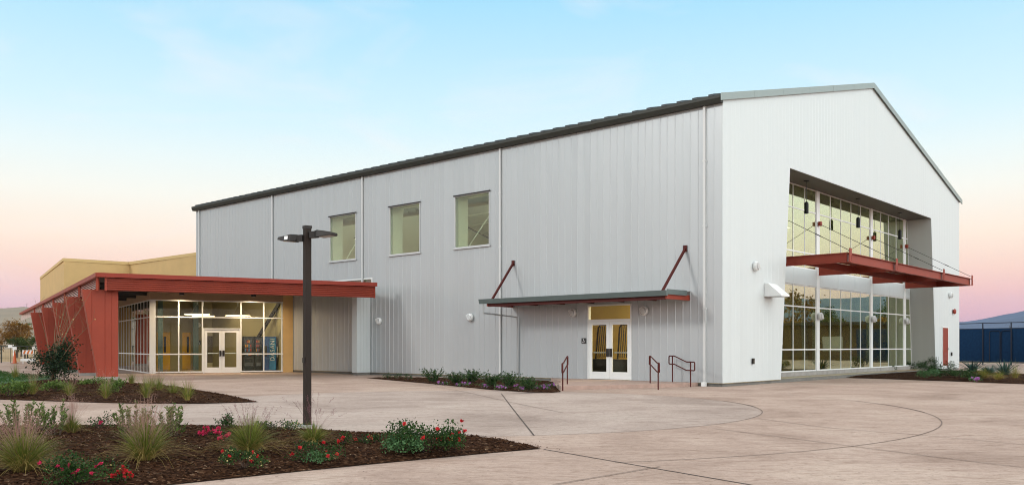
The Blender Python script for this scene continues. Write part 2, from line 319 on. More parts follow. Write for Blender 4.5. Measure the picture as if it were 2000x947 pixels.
mb = MB(); nr = 96
for r_ in (0, 80, 200, 600, 2500, 9000):
    for k in range(nr): a = 2 * math.pi * k / nr; mb.v.append((r_ * math.cos(a), r_ * math.sin(a), -.06 if r_ < 900 else -.06))
for i in range(5):
    for k in range(nr): mb.f.append((i * nr + k, i * nr + (k + 1) % nr, (i + 1) * nr + (k + 1) % nr, (i + 1) * nr + k))
structure(mb.build('ground', m_field))
plz = [(-70, -35), (75, -35), (75, 60), (36, 71), (20, 85), (-36, 90), (-46, 73.5), (-75, 71)]
structure(MB().prism([plz], lambda a, b, t: (a, b, t), -.055, 0).build('plaza', m_plaza))

def cat(pts, n=8):                           # smooth curve through points
    P = [Vector(p) for p in pts]; P = [2 * P[0] - P[1]] + P + [2 * P[-1] - P[-2]]; out = []
    for i in range(1, len(P) - 2):
        for k in range(n):
            s = k / n; a, b, c, d = P[i - 1:i + 3]
            out.append(.5 * ((2 * b) + (c - a) * s + (2 * a - 5 * b + 4 * c - d) * s * s + (3 * b - a - 3 * c + d) * s ** 3))
    return out + [P[-2]]
def strip(pts, w, z):
    mbx = MB(); vs = []
    for i, p in enumerate(pts):
        d = (pts[min(i + 1, len(pts) - 1)] - pts[max(i - 1, 0)]); d.z = 0; d.normalize(); nn = Vector((-d.y, d.x, 0)) * w / 2
        vs += [(p.x - nn.x, p.y - nn.y, z), (p.x + nn.x, p.y + nn.y, z)]
    return mbx.add(vs, [(2 * i, 2 * i + 2, 2 * i + 3, 2 * i + 1) for i in range(len(pts) - 1)])
def joint(pts, w, m, z): structure(strip(pts, w, z).build('paving_joint', m))
def arc(r, a0, a1, n=72): return [Vector((-1.39 + r * math.cos(R(a0 + (a1 - a0) * i / n)), 19.77 + r * math.sin(R(a0 + (a1 - a0) * i / n)), 0)) for i in range(n + 1)]
joint(cat([gp(979, 768), gp(1001, 797), gp(1043, 850)]), .026, m_joint, .004)
joint([gp(1062, 877), gp(1260, 911), gp(1470, 947), gp(2000, 1060)], .026, m_joint, .004)
joint(arc(6.8, -100, 40), .018, m_scored, .005)
joint(arc(6.8, -4, 14), .020, m_joint, .009)
joint(arc(10.0, -75, 28), .018, m_scored, .006)
joint(arc(10.0, -12, 10), .020, m_joint, .010)
for i, l in enumerate([[(1480, 817), (1620, 835), (1805, 850), (2000, 868), (2200, 886)], [(1390, 836), (1640, 868), (1850, 895), (2200, 936)], [(1530, 754), (1750, 766), (2000, 797), (2200, 826)],
          [(700, 740), (860, 757), (1000, 786), (1100, 806)], [(1080, 947), (1290, 911)], [(1700, 712), (1500, 752)][:1] + [(1560, 741)]]):
    joint(cat([gp(*p) for p in l], 6), .018, m_scored, .0075 + .0005 * i)

# planting beds
def inside(p, poly):
    c = False; j = len(poly) - 1
    for i in range(len(poly)):
        a, b = poly[i], poly[j]
        if (a[1] > p[1]) != (b[1] > p[1]) and p[0] < (b[0] - a[0]) * (p[1] - a[1]) / (b[1] - a[1]) + a[0]: c = not c
        j = i
    return c
def edist(p, poly):
    best = 1e9
    for i in range(len(poly)):
        a = poly[i]; b = poly[(i + 1) % len(poly)]; dx, dy = b[0] - a[0], b[1] - a[1]; l2 = dx * dx + dy * dy or 1
        s = max(0, min(1, ((p[0] - a[0]) * dx + (p[1] - a[1]) * dy) / l2)); best = min(best, math.hypot(p[0] - a[0] - s * dx, p[1] - a[1] - s * dy))
    return best
BEDS = {}
def bed_z(poly, x, y, top, slope):
    d = edist((x, y), poly)
    return .012 + top * (1 - math.exp(-d * slope / top)) + .012 * mnoise.noise(Vector((x * 3, y * 3, 0))) * min(1, d * 4)
def make_bed(name, poly, step, top, slope, mat, rough=.012, kind='structure'):
    poly = [(p[0], p[1]) for p in poly]; rnd = random.Random(5)
    dense = []
    for i in range(len(poly)):
        a = Vector(poly[i]); b = Vector(poly[(i + 1) % len(poly)]); k = max(1, int((b - a).length / (step * 1.5)))
        dense += [a + (b - a) * j / k for j in range(k)]
    nb = len(dense); pts = list(dense); xs = [p[0] for p in poly]; ys = [p[1] for p in poly]
    x = min(xs)
    while x < max(xs):
        y = min(ys)
        while y < max(ys):
            q = (x + rnd.uniform(-.4, .4) * step, y + rnd.uniform(-.4, .4) * step)
            if inside(q, poly) and edist(q, poly) > step * .5: pts.append(Vector(q))
            y += step
        x += step
    v, e, f, *_ = delaunay_2d_cdt([Vector((p[0], p[1])) for p in pts], [(i, (i + 1) % nb) for i in range(nb)], [], 1, 1e-5)
    mb = MB(); mb.v = []
    for p in v:
        d = edist(p, poly); z = bed_z(poly, p[0], p[1], top, slope)
        mb.v.append((p[0], p[1], z + (rnd.uniform(-rough, rough) if d > .03 else 0)))
    mb.f = [tuple(t) for t in f]
    o = mb.build(name, mat, fix=False)
    for pl in o.data.polygons:
        pass
    o['kind'] = kind; BEDS[name] = poly
    return poly
bed1 = [gp(-260, 838), gp(-60, 836)] + cat([gp(0, 835), gp(160, 834), gp(378, 834), gp(500, 836), gp(642, 843), gp(780, 850), gp(921, 853), gp(985, 861), gp(1057, 876)], 4) + [gp(985, 882), gp(730, 906), gp(520, 927), gp(330, 947), gp(120, 975), gp(-260, 1010)]
bed2 = [gp(-200, 770), gp(0, 780), gp(163, 785.5), gp(261, 788), gp(400, 788), gp(505, 785), gp(443, 771), gp(339, 754), gp(261, 748), gp(183, 744.5), gp(117, 742), gp(70, 744), gp(0, 752), gp(-120, 757)]
bed3 = [G(*p) for p in ((-2.9, 15.19), (-5.21, 8.15), (-6.64, 4.35), (-7.0, 2.5), (-6.7, 1.9), (-6.2, 1.95), (-4.25, 3.68), (-.85, 6.6), (-1.28, 10.02), (-2.04, 13.35))]
bed4 = [G(*p) for p in ((10.9, 1.14), (10.85, -.9), (10.06, -4.2), (8.94, -7.05), (7.6, -10), (16, -9), (21.1, -4.6), (26.2, -1.5), (24.4, -.1), (23.5, -.05), (23.42, 1.14))]
make_bed('mulch_bed', bed1, .075, .075, .25, m_mulch)
make_bed('mulch_bed', bed2, .22, .14, .10, m_mulch, .02)
make_bed('mulch_bed', bed3, .16, .09, .25, m_mulch, .015)
make_bed('mulch_bed', bed4, .20, .14, .08, m_mulch, .015)
lawn = [gp(-300, 716), gp(0, 727), gp(20, 731.5), gp(80, 735), gp(122, 738), gp(70, 743.2), gp(0, 751), gp(-120, 756), gp(-300, 760)]
make_bed('lawn', lawn, .5, .06, .2, m_lawn, .015)

rng = np.random.default_rng(11)
def chips(name, poly, n, lo, hi, top, slope, mat, box):
    P = []
    while len(P) < n:
        x = rng.uniform(box[0], box[1]); y = rng.uniform(box[2], box[3])
        if inside((x, y), poly): P.append((x, y, bed_z(poly, x, y, top, slope) + .012))
    P = np.array(P); k = len(P); a = rng.uniform(0, 6.283, k); ln = rng.uniform(lo, hi, k)[:, None]; wd = ln * rng.uniform(.18, .4, k)[:, None]
    d = np.c_[np.cos(a), np.sin(a), rng.uniform(-.5, .5, k)]; e = np.c_[-np.sin(a), np.cos(a), rng.uniform(-.6, .6, k)]
    V = np.stack([P - d * ln - e * wd, P + d * ln - e * wd * .7, P + d * ln * .9 + e * wd, P - d * ln * .8 + e * wd], 1)
    o = np_obj(name, V.reshape(-1, 3), np.arange(4 * k).reshape(-1, 4), mat); o['kind'] = 'stuff'; return o
m_chip = leafmat('bark_chip', (.020, .009, .005), (.085, .042, .023), .95, 0, 6, 0)
m_chip2 = leafmat('pale_chip', (.14, .085, .05), (.42, .33, .22), .9, 0)
b1 = [(p[0], p[1]) for p in bed1]; b2 = [(p[0], p[1]) for p in bed2]
chips('bark_chips', b1, 15000, .008, .026, .075, .25, m_chip, (-9, .5, 7.8, 14.6))
chips('pale_bark_flecks', b1, 420, .006, .016, .075, .25, m_chip2, (-9, .5, 7.8, 14.6))
sp = [gp(-60, 825), gp(700, 838), gp(1110, 880), gp(740, 925), gp(330, 960), gp(-60, 1000)]
P = []
while len(P) < 260:
    k = rng.integers(0, len(b1)); a, c = Vector(b1[k]), Vector(b1[(k + 1) % len(b1)]); q = a.lerp(c, rng.uniform()) + Vector((rng.normal(0, .22), rng.normal(0, .22)))
    if not inside(q, b1): P.append((q.x, q.y, .013))
P = np.array(P); a = rng.uniform(0, 6.283, len(P)); ln = rng.uniform(.005, .016, len(P))[:, None]; d = np.c_[np.cos(a), np.sin(a), 0 * a]; e = np.c_[-np.sin(a), np.cos(a), 0 * a + .3] * .35
o = np_obj('stray_bark', np.stack([P - d * ln - e * ln, P + d * ln - e * ln, P + d * ln + e * ln, P - d * ln + e * ln], 1).reshape(-1, 3), np.arange(4 * len(P)).reshape(-1, 4), m_chip); o['kind'] = 'stuff'
chips('bark_chips', b2, 5000, .015, .045, .14, .10, m_chip, (-19, -6, 20, 35))

# ------------------------------------------------------------------ gymnasium
gym = thing('gymnasium', 'large white and pale grey ribbed metal gymnasium with pitched roof and glazed gable', 'building', C0, GA)
GW, GL, HE, HR = 27.85, 34.9, 9.62, 13.08
slope = (HR - HE) / (GW / 2)
WIN = [(21.65, 19.53), (17.06, 14.94), (12.74, 10.66)]
holes = [[(a, 5.55), (b, 5.55), (b, 7.80), (a, 7.80)] for a, b in WIN]
holes.append([(5.60, .125), (3.62, .125), (3.62, 2.90), (5.60, 2.90)])
holes.append([(23.6, 4.05), (18.30, 4.05), (18.30, 4.60), (23.6, 4.60)])
def rib(mb, s, z0, z1, fn, w=.046, h=.014):
    vs = [fn(s - w / 2, z0, 0), fn(s - w / 4, z0, h), fn(s + w / 4, z0, h), fn(s + w / 2, z0, 0)]
    vs += [fn(s - w / 2, z1, 0), fn(s - w / 4, z1, h), fn(s + w / 4, z1, h), fn(s + w / 2, z1, 0)]
    mb.add(vs, [(0, 1, 5, 4), (1, 2, 6, 5), (2, 3, 7, 6)])
def cuts(lo, hi, spans):
    out = [(lo, hi)]
    for a, b in spans:
        nx = []
        for p, q in out:
            if b <= p or a >= q: nx.append((p, q))
            else:
                if a > p: nx.append((p, a))
                if b < q: nx.append((b, q))
        out = nx
    return out
mb = MB().prism([[(.0225, .12), (GL, .12), (GL, HE - .02), (.0225, HE - .02)]] + holes, lambda a, b, t: (t, a, b), 0, .18)
fl = lambda s, z, h: (-h, s, z)
s = .305
while s < GL - .05:
    sp = [(h[0][1] - .06, h[2][1] + .06) for h in holes if h[1][0] - .08 < s < h[0][0] + .08]
    for z0, z1 in cuts(.12, HE - .03, sp): rib(mb, s, z0, z1, fl)
    s += .305
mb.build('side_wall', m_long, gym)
# gable wall with the trapezoid opening
gout = [(0, .12), (4.45, .12), (5.25, 8.09), (22.62, 8.09), (23.42, .12), (GW, .12), (GW, HE), (GW / 2, HR), (0, HE)]
ginn = lambda u: 0
mb = MB().prism([gout], lambda a, b, t: (a, t, b), 0, .02)
fg = lambda s, z, h: (s, -h * .30, z)
s = .305
while s < GW - .05:
    top = HE + slope * min(s, GW - s) - .03
    if s < 4.45 or s > 23.42: sp = []
    elif s < 5.25: sp = [(0, .12 + (s - 4.45) / .80 * 7.97 + .05)][:1] if False else [(-1, -.5)]
    elif s > 22.62: sp = [(-1, -.5)]
    else: sp = [(0, 8.13)]
    if 4.40 < s < 5.25: sp = [( .12, .14)]; lo = .12 + (s - 4.45) / .80 * 7.97 + .06; rib(mb, s, max(.12, lo), top, fg); s += .305; continue
    if 22.62 < s < 23.47: lo = .12 + (23.42 - s) / .80 * 7.97 + .06; rib(mb, s, max(.12, lo), top, fg); s += .305; continue
    if 24.50 < s < 25.62: sp = [(.1, 2.44)]
    for z0, z1 in cuts(.12, top, sp): rib(mb, s, z0, z1, fg)
    s += .305
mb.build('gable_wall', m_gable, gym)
mb = MB().box(GW - .18, GW, .21, GL - .19, .12, HE - .02)
mb.prism([[(0.19, .12), (GW - .19, .12), (GW - .19, HE - .02), (GW / 2, HR - .05), (0.19, HE - .02)]], lambda a, b, t: (a, t, b), GL - .18, GL)
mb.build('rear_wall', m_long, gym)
MB().box(.03, GW - .03, .03, .19, 0, .119).box(.03, .19, .19, GL - .03, 0, .119).build('plinth', m_plinth, gym)
MB().box(-.012, 0, -.012, GL, .10, .122).box(0, 4.45, -.012, 0, .10, .122).build('base_flashing', pmat('flashing', (.30, .25, .16), .6, var=.4, vscale=5), gym)
# roof sheets with standing seams
OH = .22
def roofpt(s, y, t):                         # s: distance from ridge (signed), t: offset upward
    return (GW / 2 + s, y, HR + .13 - abs(s) * slope + t)
mb = MB(); E = GW / 2 + OH
for sg in (-1, 1):
    mb.prism([[(0, -.06), (E, -.06), (E, GL + .1), (0, GL + .1)]], lambda a, b, t, sg=sg: roofpt(sg * a, b, t), -.09, 0)
    y = .3
    while y < GL:
        mb.prism([[(0.05, y - .10), (E + .03, y - .10), (E + .03, y + .10), (0.05, y + .10)]], lambda a, b, t, sg=sg: roofpt(sg * a, b, t), .002, .068); y += .61
mb.build('roof', m_roof, gym)
gz = HE - .02
mb = MB().prism([[(-.24, gz + .10), (-.24, gz + .0), (-.17, gz - .14), (-.004, gz - .14), (-.004, gz + .10)]], lambda a, b, t: (a, t, b), -.02, GL + .12)
mb.build('gutter', m_gutter, gym)
for sg, nm in ((-1, 0), (1, 1)):
    mb = MB().prism([[(0, -.10), (E + .04, -.10), (E + .04, -.065), (0, -.065)]], lambda a, b, t, sg=sg: roofpt(sg * a, b, t), -.20, .045)
    for k in range(1, 6):
        a0 = E * k / 6; mb.prism([[(a0 - .02, -.104), (a0 + .02, -.104), (a0 + .02, -.1), (a0 - .02, -.1)]], lambda a, b, t, sg=sg: roofpt(sg * a, b, t), -.20, .047)
    mb.build('rake_trim', m_rake, gym)
# side windows
def ring(mb, a0, a1, b0, b1, w, fn, t0, t1):   # rectangular frame
    return mb.prism([[(a0, b0), (a1, b0), (a1, b1), (a0, b1)], [(a0 + w, b0 + w), (a1 - w, b0 + w), (a1 - w, b1 - w), (a0 + w, b1 - w)]], fn, t0, t1)
fu = lambda a, b, t: (t, a, b); fv = lambda a, b, t: (a, t, b)
for a, b in WIN:
    fr = ring(MB(), b + .002, a - .002, 5.552, 7.798, .042, fu, -.03, .14).build('window', m_wgrey, gym)
    MB().box(.035, .043, b + .042, a - .042, 5.59, 7.76).build('pane', m_gl_win, fr)
    ring(MB(), b - .06, a + .06, 5.49, 7.86, .058, fu, .205, .80).build('reveal', m_inwhite, fr)
    MB().box(-.07, -.032, b - .05, a + .05, 5.50, 5.552).build('sill', m_wgrey, fr)
    MB().box(-.06, -.032, b - .05, a + .05, 7.78, 7.83).build('drip_cap', m_dark, fr)
fr = ring(MB(), 18.302, 23.598, 4.052, 4.598, .06, fu, -.02, .12).build('window', m_frame, gym)
MB().box(.05, .058, 18.36, 23.54, 4.11, 4.54).build('pane', m_gl_side, fr)
# double doors on the side wall
def double_door(parent, fn, x0, x1, z0, ztop, z_tr, frame_m, pane_m, yellow=False, hardware=1):
    # fn(a, b, t): a along the opening, b up, t depth (negative = outward)
    fr = MB(); w = .055
    fr.prism([[(x0, z0), (x0 + w, z0), (x0 + w, z_tr), (x0, z_tr)]], fn, -.03, .11).prism([[(x1 - w, z0), (x1, z0), (x1, z_tr), (x1 - w, z_tr)]], fn, -.03, .11)
    fr.prism([[(x0 + w, ztop), (x1 - w, ztop), (x1 - w, ztop + .07), (x0 + w, ztop + .07)]], fn, -.03, .11).prism([[(x0 + w, z_tr - w), (x1 - w, z_tr - w), (x1 - w, z_tr), (x0 + w, z_tr)]], fn, -.03, .11)
    f = fr.build('door_frame', frame_m, parent)
    MB().prism([[(x0 + w, ztop + .07), (x1 - w, ztop + .07), (x1 - w, z_tr - w), (x0 + w, z_tr - w)]], fn, .04, .048).build('pane', pane_m, f)
    xm = (x0 + x1) / 2
    for sgn, a0, a1 in ((-1, x0 + w + .006, xm - .004), (1, xm + .004, x1 - w - .006)):
        d = MB(); st = .13; b0, b1 = z0 + .012, ztop - .006
        d.prism([[(a0, b0), (a1, b0), (a1, b1), (a0, b1)], [(a0 + st, b0 + .27), (a1 - st, b0 + .27), (a1 - st, b1 - st), (a0 + st, b1 - st)]], fn, -.008, .036)
        d = d.build('door', frame_m, parent)
        MB().prism([[(a0 + st, b0 + .27), (a1 - st, b0 + .27), (a1 - st, b1 - st), (a0 + st, b1 - st)]], fn, .012, .018).build('door_pane', pane_m, d)
        MB().prism([[(a0 + .16, z0 + .97), (a1 - .16, z0 + .97), (a1 - .16, z0 + 1.02), (a0 + .16, z0 + 1.02)]], fn, .045, .09).build('push_bar', m_steel, d)
        xe = a1 - .07 if sgn < 0 else a0 + .07
        MB().prism([[(xe - .05, z0 + .84), (xe + .05, z0 + .84), (xe + .05, z0 + 1.14), (xe - .05, z0 + 1.14)]], fn, -.05, -.0085).build('handle', m_dark, d)
    return f
double_door(gym, lambda a, b, t: (t, a, b), 3.622, 5.598, .127, 2.28, 2.898, m_frame, m_glass)
# downspouts
for k, (v, zt) in enumerate(((34.48, 0), (26.69, 0), (19.01, 4.3), (10.05, 0), (.66, 0))):
    zb = 4.25 if v > 18 else .14
    d = MB().box(-.075, -.016, v - .045, v + .045, zb, gz - .142)
    for zz in (2.6, 5.4, 7.6):
        if zz > zb: d.box(-.082, -.014, v - .062, v + .062, zz, zz + .04)
    d = d.build('downspout', m_pipe, gym)
    if k == 4: MB().box(-.14, -.02, v - .075, v + .075, .0, .138).build('boot', m_white, d)
# wing wall carrying the end of the red canopy
mb = MB().box(-.82, -.016, 18.44, 18.80, .12, 3.98)
for s in (-.62, -.42, -.22): mb.box(s - .012, s + .012, 18.428, 18.44, .12, 3.98)
mb.build('wing_wall', m_gable, gym)
MB().box(-.80, -.02, 18.46, 18.78, 0, .119).build('plinth', m_plinth, gym)
# deep reveal of the gable opening
D = 1.2
mb = MB().add([(4.45, .022, .12), (5.25, .022, 8.09), (5.25, D + .3, 8.09), (4.45, D + .3, .12), (4.40, .022, .12), (5.20, .022, 8.09), (5.20, D + .3, 8.09), (4.40, D + .3, .12)],
              [(0, 1, 2, 3), (4, 7, 6, 5), (0, 4, 5, 1), (1, 5, 6, 2), (2, 6, 7, 3), (3, 7, 4, 0)])
mb.build('jamb', m_gable, gym)
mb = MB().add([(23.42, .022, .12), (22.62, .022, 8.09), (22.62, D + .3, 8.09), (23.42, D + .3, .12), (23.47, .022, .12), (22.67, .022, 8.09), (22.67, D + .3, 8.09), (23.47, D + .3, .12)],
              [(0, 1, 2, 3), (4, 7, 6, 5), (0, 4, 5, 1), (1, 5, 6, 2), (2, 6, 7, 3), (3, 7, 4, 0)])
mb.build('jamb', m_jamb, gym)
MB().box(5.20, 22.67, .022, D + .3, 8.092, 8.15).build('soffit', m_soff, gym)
MB().box(4.42, 23.45, D - .10, D + .25, 0, .29).build('plinth', m_conc, gym)
jl = lambda z: 4.45 + (z - .12) / 7.97 * .80
jr = lambda z: 23.42 - (z - .12) / 7.97 * .80
COLS = (5.75, 10.75, 17.25, 22.2)
def storefront(name, z0, z1, rows, pane_m):
    mbf = MB(); w = .05
    def bar(u0, u1, za, zb, y0=D + .006, y1=D + .09): mbf.box(u0, u1, y0, y1, za, zb)
    edges = [u for c in COLS for u in (c - .16, c + .16)]
    us = []
    bays = [(jl(z1) + .0, COLS[0] - .16)] + [(COLS[i] + .16, COLS[i + 1] - .16) for i in range(3)] + [(COLS[3] + .16, jr(z1))]
    zs = [z0] + rows + [z1 - w]
    for bi, (a, b) in enumerate(bays):
        if bi in (0, 4):
            for z in zs: mbf.box(jl(z) + .01 if bi == 0 else a, b if bi == 0 else jr(z + w) - .01, D + .006, D + .09, z, z + w)
            x = b - w if bi == 0 else a; bar(x, x + w, z0 + w, z1 - w, D + .008, D + .088)
            if bi == 0: mbf.beam((jl(z0) + .03, D + .045, z0), (jl(z1) + .03, D + .045, z1), .05, .09, (0, 1, 0))
            else: mbf.beam((jr(z0) - .03, D + .045, z0), (jr(z1) - .03, D + .045, z1), .05, .09, (0, 1, 0))
            continue
        n = {1: 4, 2: 5, 3: 4}[bi]
        for z in zs: bar(a, b, z, z + w)
        for k in range(n + 1):
            x = a + (b - w - a) * k / n; bar(x, x + w, z0 + w, z1 - w, D + .008, D + .088)
    f = mbf.build(name, m_frame, gym)
    MB().add([(jl(z0), D + .02, z0), (jr(z0), D + .02, z0), (jr(z1), D + .02, z1), (jl(z1), D + .02, z1), (jl(z0), D + .028, z0), (jr(z0), D + .028, z0), (jr(z1), D + .028, z1), (jl(z1), D + .028, z1)],
             [(0, 1, 2, 3), (7, 6, 5, 4), (0, 4, 5, 1), (1, 5, 6, 2), (2, 6, 7, 3), (3, 7, 4, 0)]).build('pane', pane_m, f)
storefront('window', .291, 3.93, [1.19, 2.99], m_gl_gable)
storefront('window', 4.62, 8.088, [5.28, 7.07], m_gl_gable)
for c in COLS: MB().box(c - .158, c + .158, D - .02, D + .18, .292, 8.088).build('column', m_frame, gym)
mb = MB()
us = [jl(4.2)] + [c for c in COLS] + [jr(4.2)]
for i in range(5):
    a = us[i] + (.16 if i else .01); b = us[i + 1] - (.16 if i < 4 else .01)
    n = max(1, round((b - a) / 2.2))
    for k in range(n): mb.box(a + (b - a) * k / n + .006, a + (b - a) * (k + 1) / n - .006, D - .02, D + .12, 3.932, 4.618)
mb.build('spandrel', m_gable, gym)
# red side door in the gable
dr = MB().box(24.58, 25.54, -.028, -.016, .30, 2.36).build('side_door', pmat('red_door_paint', (.24, .040, .022), .5, 0, .2, var=.08), gym)
MB().box(24.52, 24.579, -.04, -.001, .20, 2.42).box(25.541, 25.60, -.04, -.001, .20, 2.42).box(24.579, 25.541, -.04, -.001, 2.361, 2.42).build('door_frame', m_frame, dr)
MB().lathe([(.035, -.09), (.04, -.06), (.015, -.05), (.015, -.029)], 12, 'y', (25.42, 0, 1.22)).build('handle', m_steel, dr, smooth=True)
lv = MB()
for k in range(6): lv.box(24.78, 25.34, -.036, -.0285, .62 + k * .07, .66 + k * .07)
lv.build('louver', pmat('red_louver', (.22, .04, .027), .5), dr)
# ---- inside the gymnasium
MB().box(.19, GW - .19, .21, GL - .19, .06, .118).build('floor', m_gfloor, gym)
MB().box(.181, .20, .26, 10.3, 2.95, HE - .1).build('inner_lining', m_inwhite, gym); MB().box(.181, .20, 23.7, GL - .2, .12, HE - .1).build('inner_lining', m_inwhite, gym)
MB().box(GW - .21, GW - .181, .21, GL - .2, 3.2, HE - .1).build('inner_lining', m_olive, gym)
mb = MB()
mb.prism([[(0.19, 3.2), (GW - .22, 3.2), (GW - .22, HE - .1), (GW / 2, HR - .12), (0.19, HE - .1)]], fv, GL - .24, GL - .182); mb.build('inner_lining', m_olive, gym)
MB().box(GW - .24, GW - .182, .21, GL - .25, .12, 3.19).box(.21, GW - .25, GL - .26, GL - .185, .12, 3.19).build('wall_padding', m_gyel, gym)
mb = MB()
for sg in (-1, 1): mb.prism([[(0.1, .25), (GW / 2 - .25, .25), (GW / 2 - .25, GL - .3), (0.1, GL - .3)]], lambda a, b, t, sg=sg: roofpt(sg * a, b, t), -.16, -.13)
mb.build('ceiling', m_inwhite, gym)
for v in (8.9, 17.6, 26.2):
    mb = MB()
    mb.prism([[(.22, .12), (.55, .12), (1.35, HE - .45), (1.35, HE - .1), (.22, HE - .1)]], fv, v - .12, v + .12)
    mb.prism([[(GW - .26, .12), (GW - .55, .12), (GW - 1.35, HE - .45), (GW - 1.35, HE - .1), (GW - .26, HE - .1)]], fv, v - .12, v + .12)
    for sg in (-1, 1): mb.prism([[(0.0, v - .11), (GW / 2 - .9, v - .11), (GW / 2 - .9, v + .11), (0, v + .11)]], lambda a, b, t, sg=sg: roofpt(sg * a, b, t), -.75, -.25)
    mb.build('rigid_frame', m_inwhite, gym)
mb = MB()
for k in range(1, 8):
    for sg in (-1, 1):
        a0 = GW / 2 * k / 8; mb.prism([[(a0 - .04, .3), (a0 + .04, .3), (a0 + .04, GL - .3), (a0 - .04, GL - .3)]], lambda a, b, t, sg=sg: roofpt(sg * a, b, t), -.25, -.165)
mb.build('purlin', m_olive, gym)
mb = MB()
for v0, v1, z0, z1 in ((9.1, 17.4, 1, 9.2), (17.4, 9.1, 1, 9.2), (17.8, 26, 1, 9.2), (26, 17.8, 1, 9.2)): mb.tube([(.75, v0, z0), (.75, v1, z1)], .018, 6)
mb.build('brace_rod', m_white, gym)
MB().tube([(4.2, .6, 8.5), (4.2, GL - 1, 8.5)], .32, 16).build('duct', m_steel, gym, smooth=True)
# store room behind the double doors
MB().box(3.9, 4.02, .4, 9.6, .12, 4.2).box(.2, 3.89, 9.5, 9.6, .12, 4.2).build('partition', m_gyel, gym)
for k, (u, v) in enumerate(((2.2, 3.2),)):
    fx = MB().box(u - .6, u + .6, v - .08, v + .08, 3.6, 3.66).build('batten_light', m_gymglow, gym)
for u in (8, 14, 20):
    for v in (7, 14, 22, 29):
        fx = MB().box(u - .6, u + .6, v - .22, v + .22, 8.0, 8.08).box(u - .01, u + .01, v - .01, v + .01, 8.08, 10.5).build('high_bay_light', m_dark, gym)
        MB().box(u - .56, u + .56, v - .18, v + .18, 7.985, 7.999).build('lens', m_gymglow, fx)
def glight(name, u, v, z, sx, sy, power, col, up=True):
    l = bpy.data.lights.new(name, 'AREA'); l.shape = 'RECTANGLE'; l.size = sx; l.size_y = sy; l.energy = power; l.color = col
    o = bpy.data.objects.new(name, l); COL.objects.link(o); o.parent = gym; o.location = (u, v, z); o.rotation_euler = (R(180) if up else 0, 0, 0)
for v in (9, 20): glight('high_bay_uplight', 10, v, 8.3, 10, 8, 2300, (1, .96, .86))
glight('store_room_light', 2.2, 3.2, 3.55, 1.2, .2, 190, (1, .86, .55), False)

# ------------------------------------------------------------------ things fixed to the gymnasium
def gthing(name, label, cat, u, v, z, group=None, rz=0): return thing(name, label, cat, G(u, v, z), GA + rz, group)
def light_parts(t):                          # built facing -x
    MB().lathe([(.13, 0), (.145, -.03), (.145, -.10), (.125, -.125)], 24, 'x').build('housing', m_white, t, smooth=True)
    MB().lathe([(.122, -.124), (.10, -.135), (.0, -.14)], 24, 'x').build('lens', m_grille, t, smooth=True)
    g = MB()
    for y in (-.07, -.035, 0, .035, .07): c = math.sqrt(.12 ** 2 - y * y); g.beam((-.145, y - c * .5, -c * .86), (-.145, y + c * .5, c * .86), .014, .014)
    g.build('guard', m_white, t)
LTS = [(-.016, 17.76, 2.53, 0, 'round white wall light beside the end of the red canopy'), (-.016, 11.76, 2.57, 0, 'round white wall light alone on the grey wall left of the small canopy'),
       (-.016, 6.26, 2.62, 0, 'round white wall light under the small canopy, left of the doors'), (-.016, 3.06, 2.61, 0, 'round white wall light under the small canopy, right of the doors'),
       (2.29, -.016, 4.17, 90, 'round white wall light above the sloped vent hood'), (10.75, D - .052, 2.65, 90, 'round white light on the nearest storefront column'),
       (17.25, D - .052, 2.68, 90, 'round white light on the middle storefront column'), (22.2, D - .052, 2.69, 90, 'round white light on the farthest storefront column'),
       (25.9, -.016, 4.19, 90, 'round white wall light high above the red side door')]
proto = None
for u, v, z, rz, lab in LTS:
    if proto is None:
        proto = gthing('wall_light', lab, 'wall light', u, v, z, 'round white wall lights', R(rz)); light_parts(proto); proto.scale = (1.15,) * 3; t = proto
    else:
        t = copy_tree(proto); t.location = G(u, v, z); t.rotation_euler = (0, 0, GA + R(rz)); t['label'] = lab
# sloped vent hood
t = gthing('vent_hood', 'white sloped metal vent hood on the gable left of the glazing', 'vent', 3.05, -.016, 3.14)
MB().prism([[(0, 0), (-.62, 0), (-.62, .06), (-.12, .48), (0, .48)]], lambda a, b, q: (q, a, b), 0, .72).build('hood', m_white, t)
MB().box(.03, .69, -.58, -.03, -.012, -.002).build('screen', m_grille, t)
def wall_box(u, v, z, label, w=.12, h=.20, rz=90):
    t = gthing('outlet_box', label, 'outlet', u, v, z, 'weatherproof outlet boxes', R(rz))
    MB().box(-.05, -.002, -w / 2, w / 2, -h / 2, h / 2).build('housing', m_dark, t); MB().box(-.062, -.051, -w / 2 + .015, w / 2 - .015, -h / 2 + .02, h / 2 - .02).build('cover', pmat('box_cover', (.09, .08, .06), .4, .4), t)
wall_box(2.13, -.016, .83, 'dark outlet box low on the white gable near the corner'); wall_box(26.2, -.016, .92, 'dark outlet box to the right of the red side door')
t = gthing('alarm_bell', 'red round fire bell high on the gable beside the far corner', 'alarm bell', 26.58, -.016, 3.3, rz=R(90))
MB().box(-.06, -.002, -.10, .10, -.10, .10).build('back_box', m_redcap, t)
MB().lathe([(.15, -.061), (.15, -.10), (.10, -.14), (.03, -.15)], 20, 'x').build('gong', m_redcap, t, smooth=True)
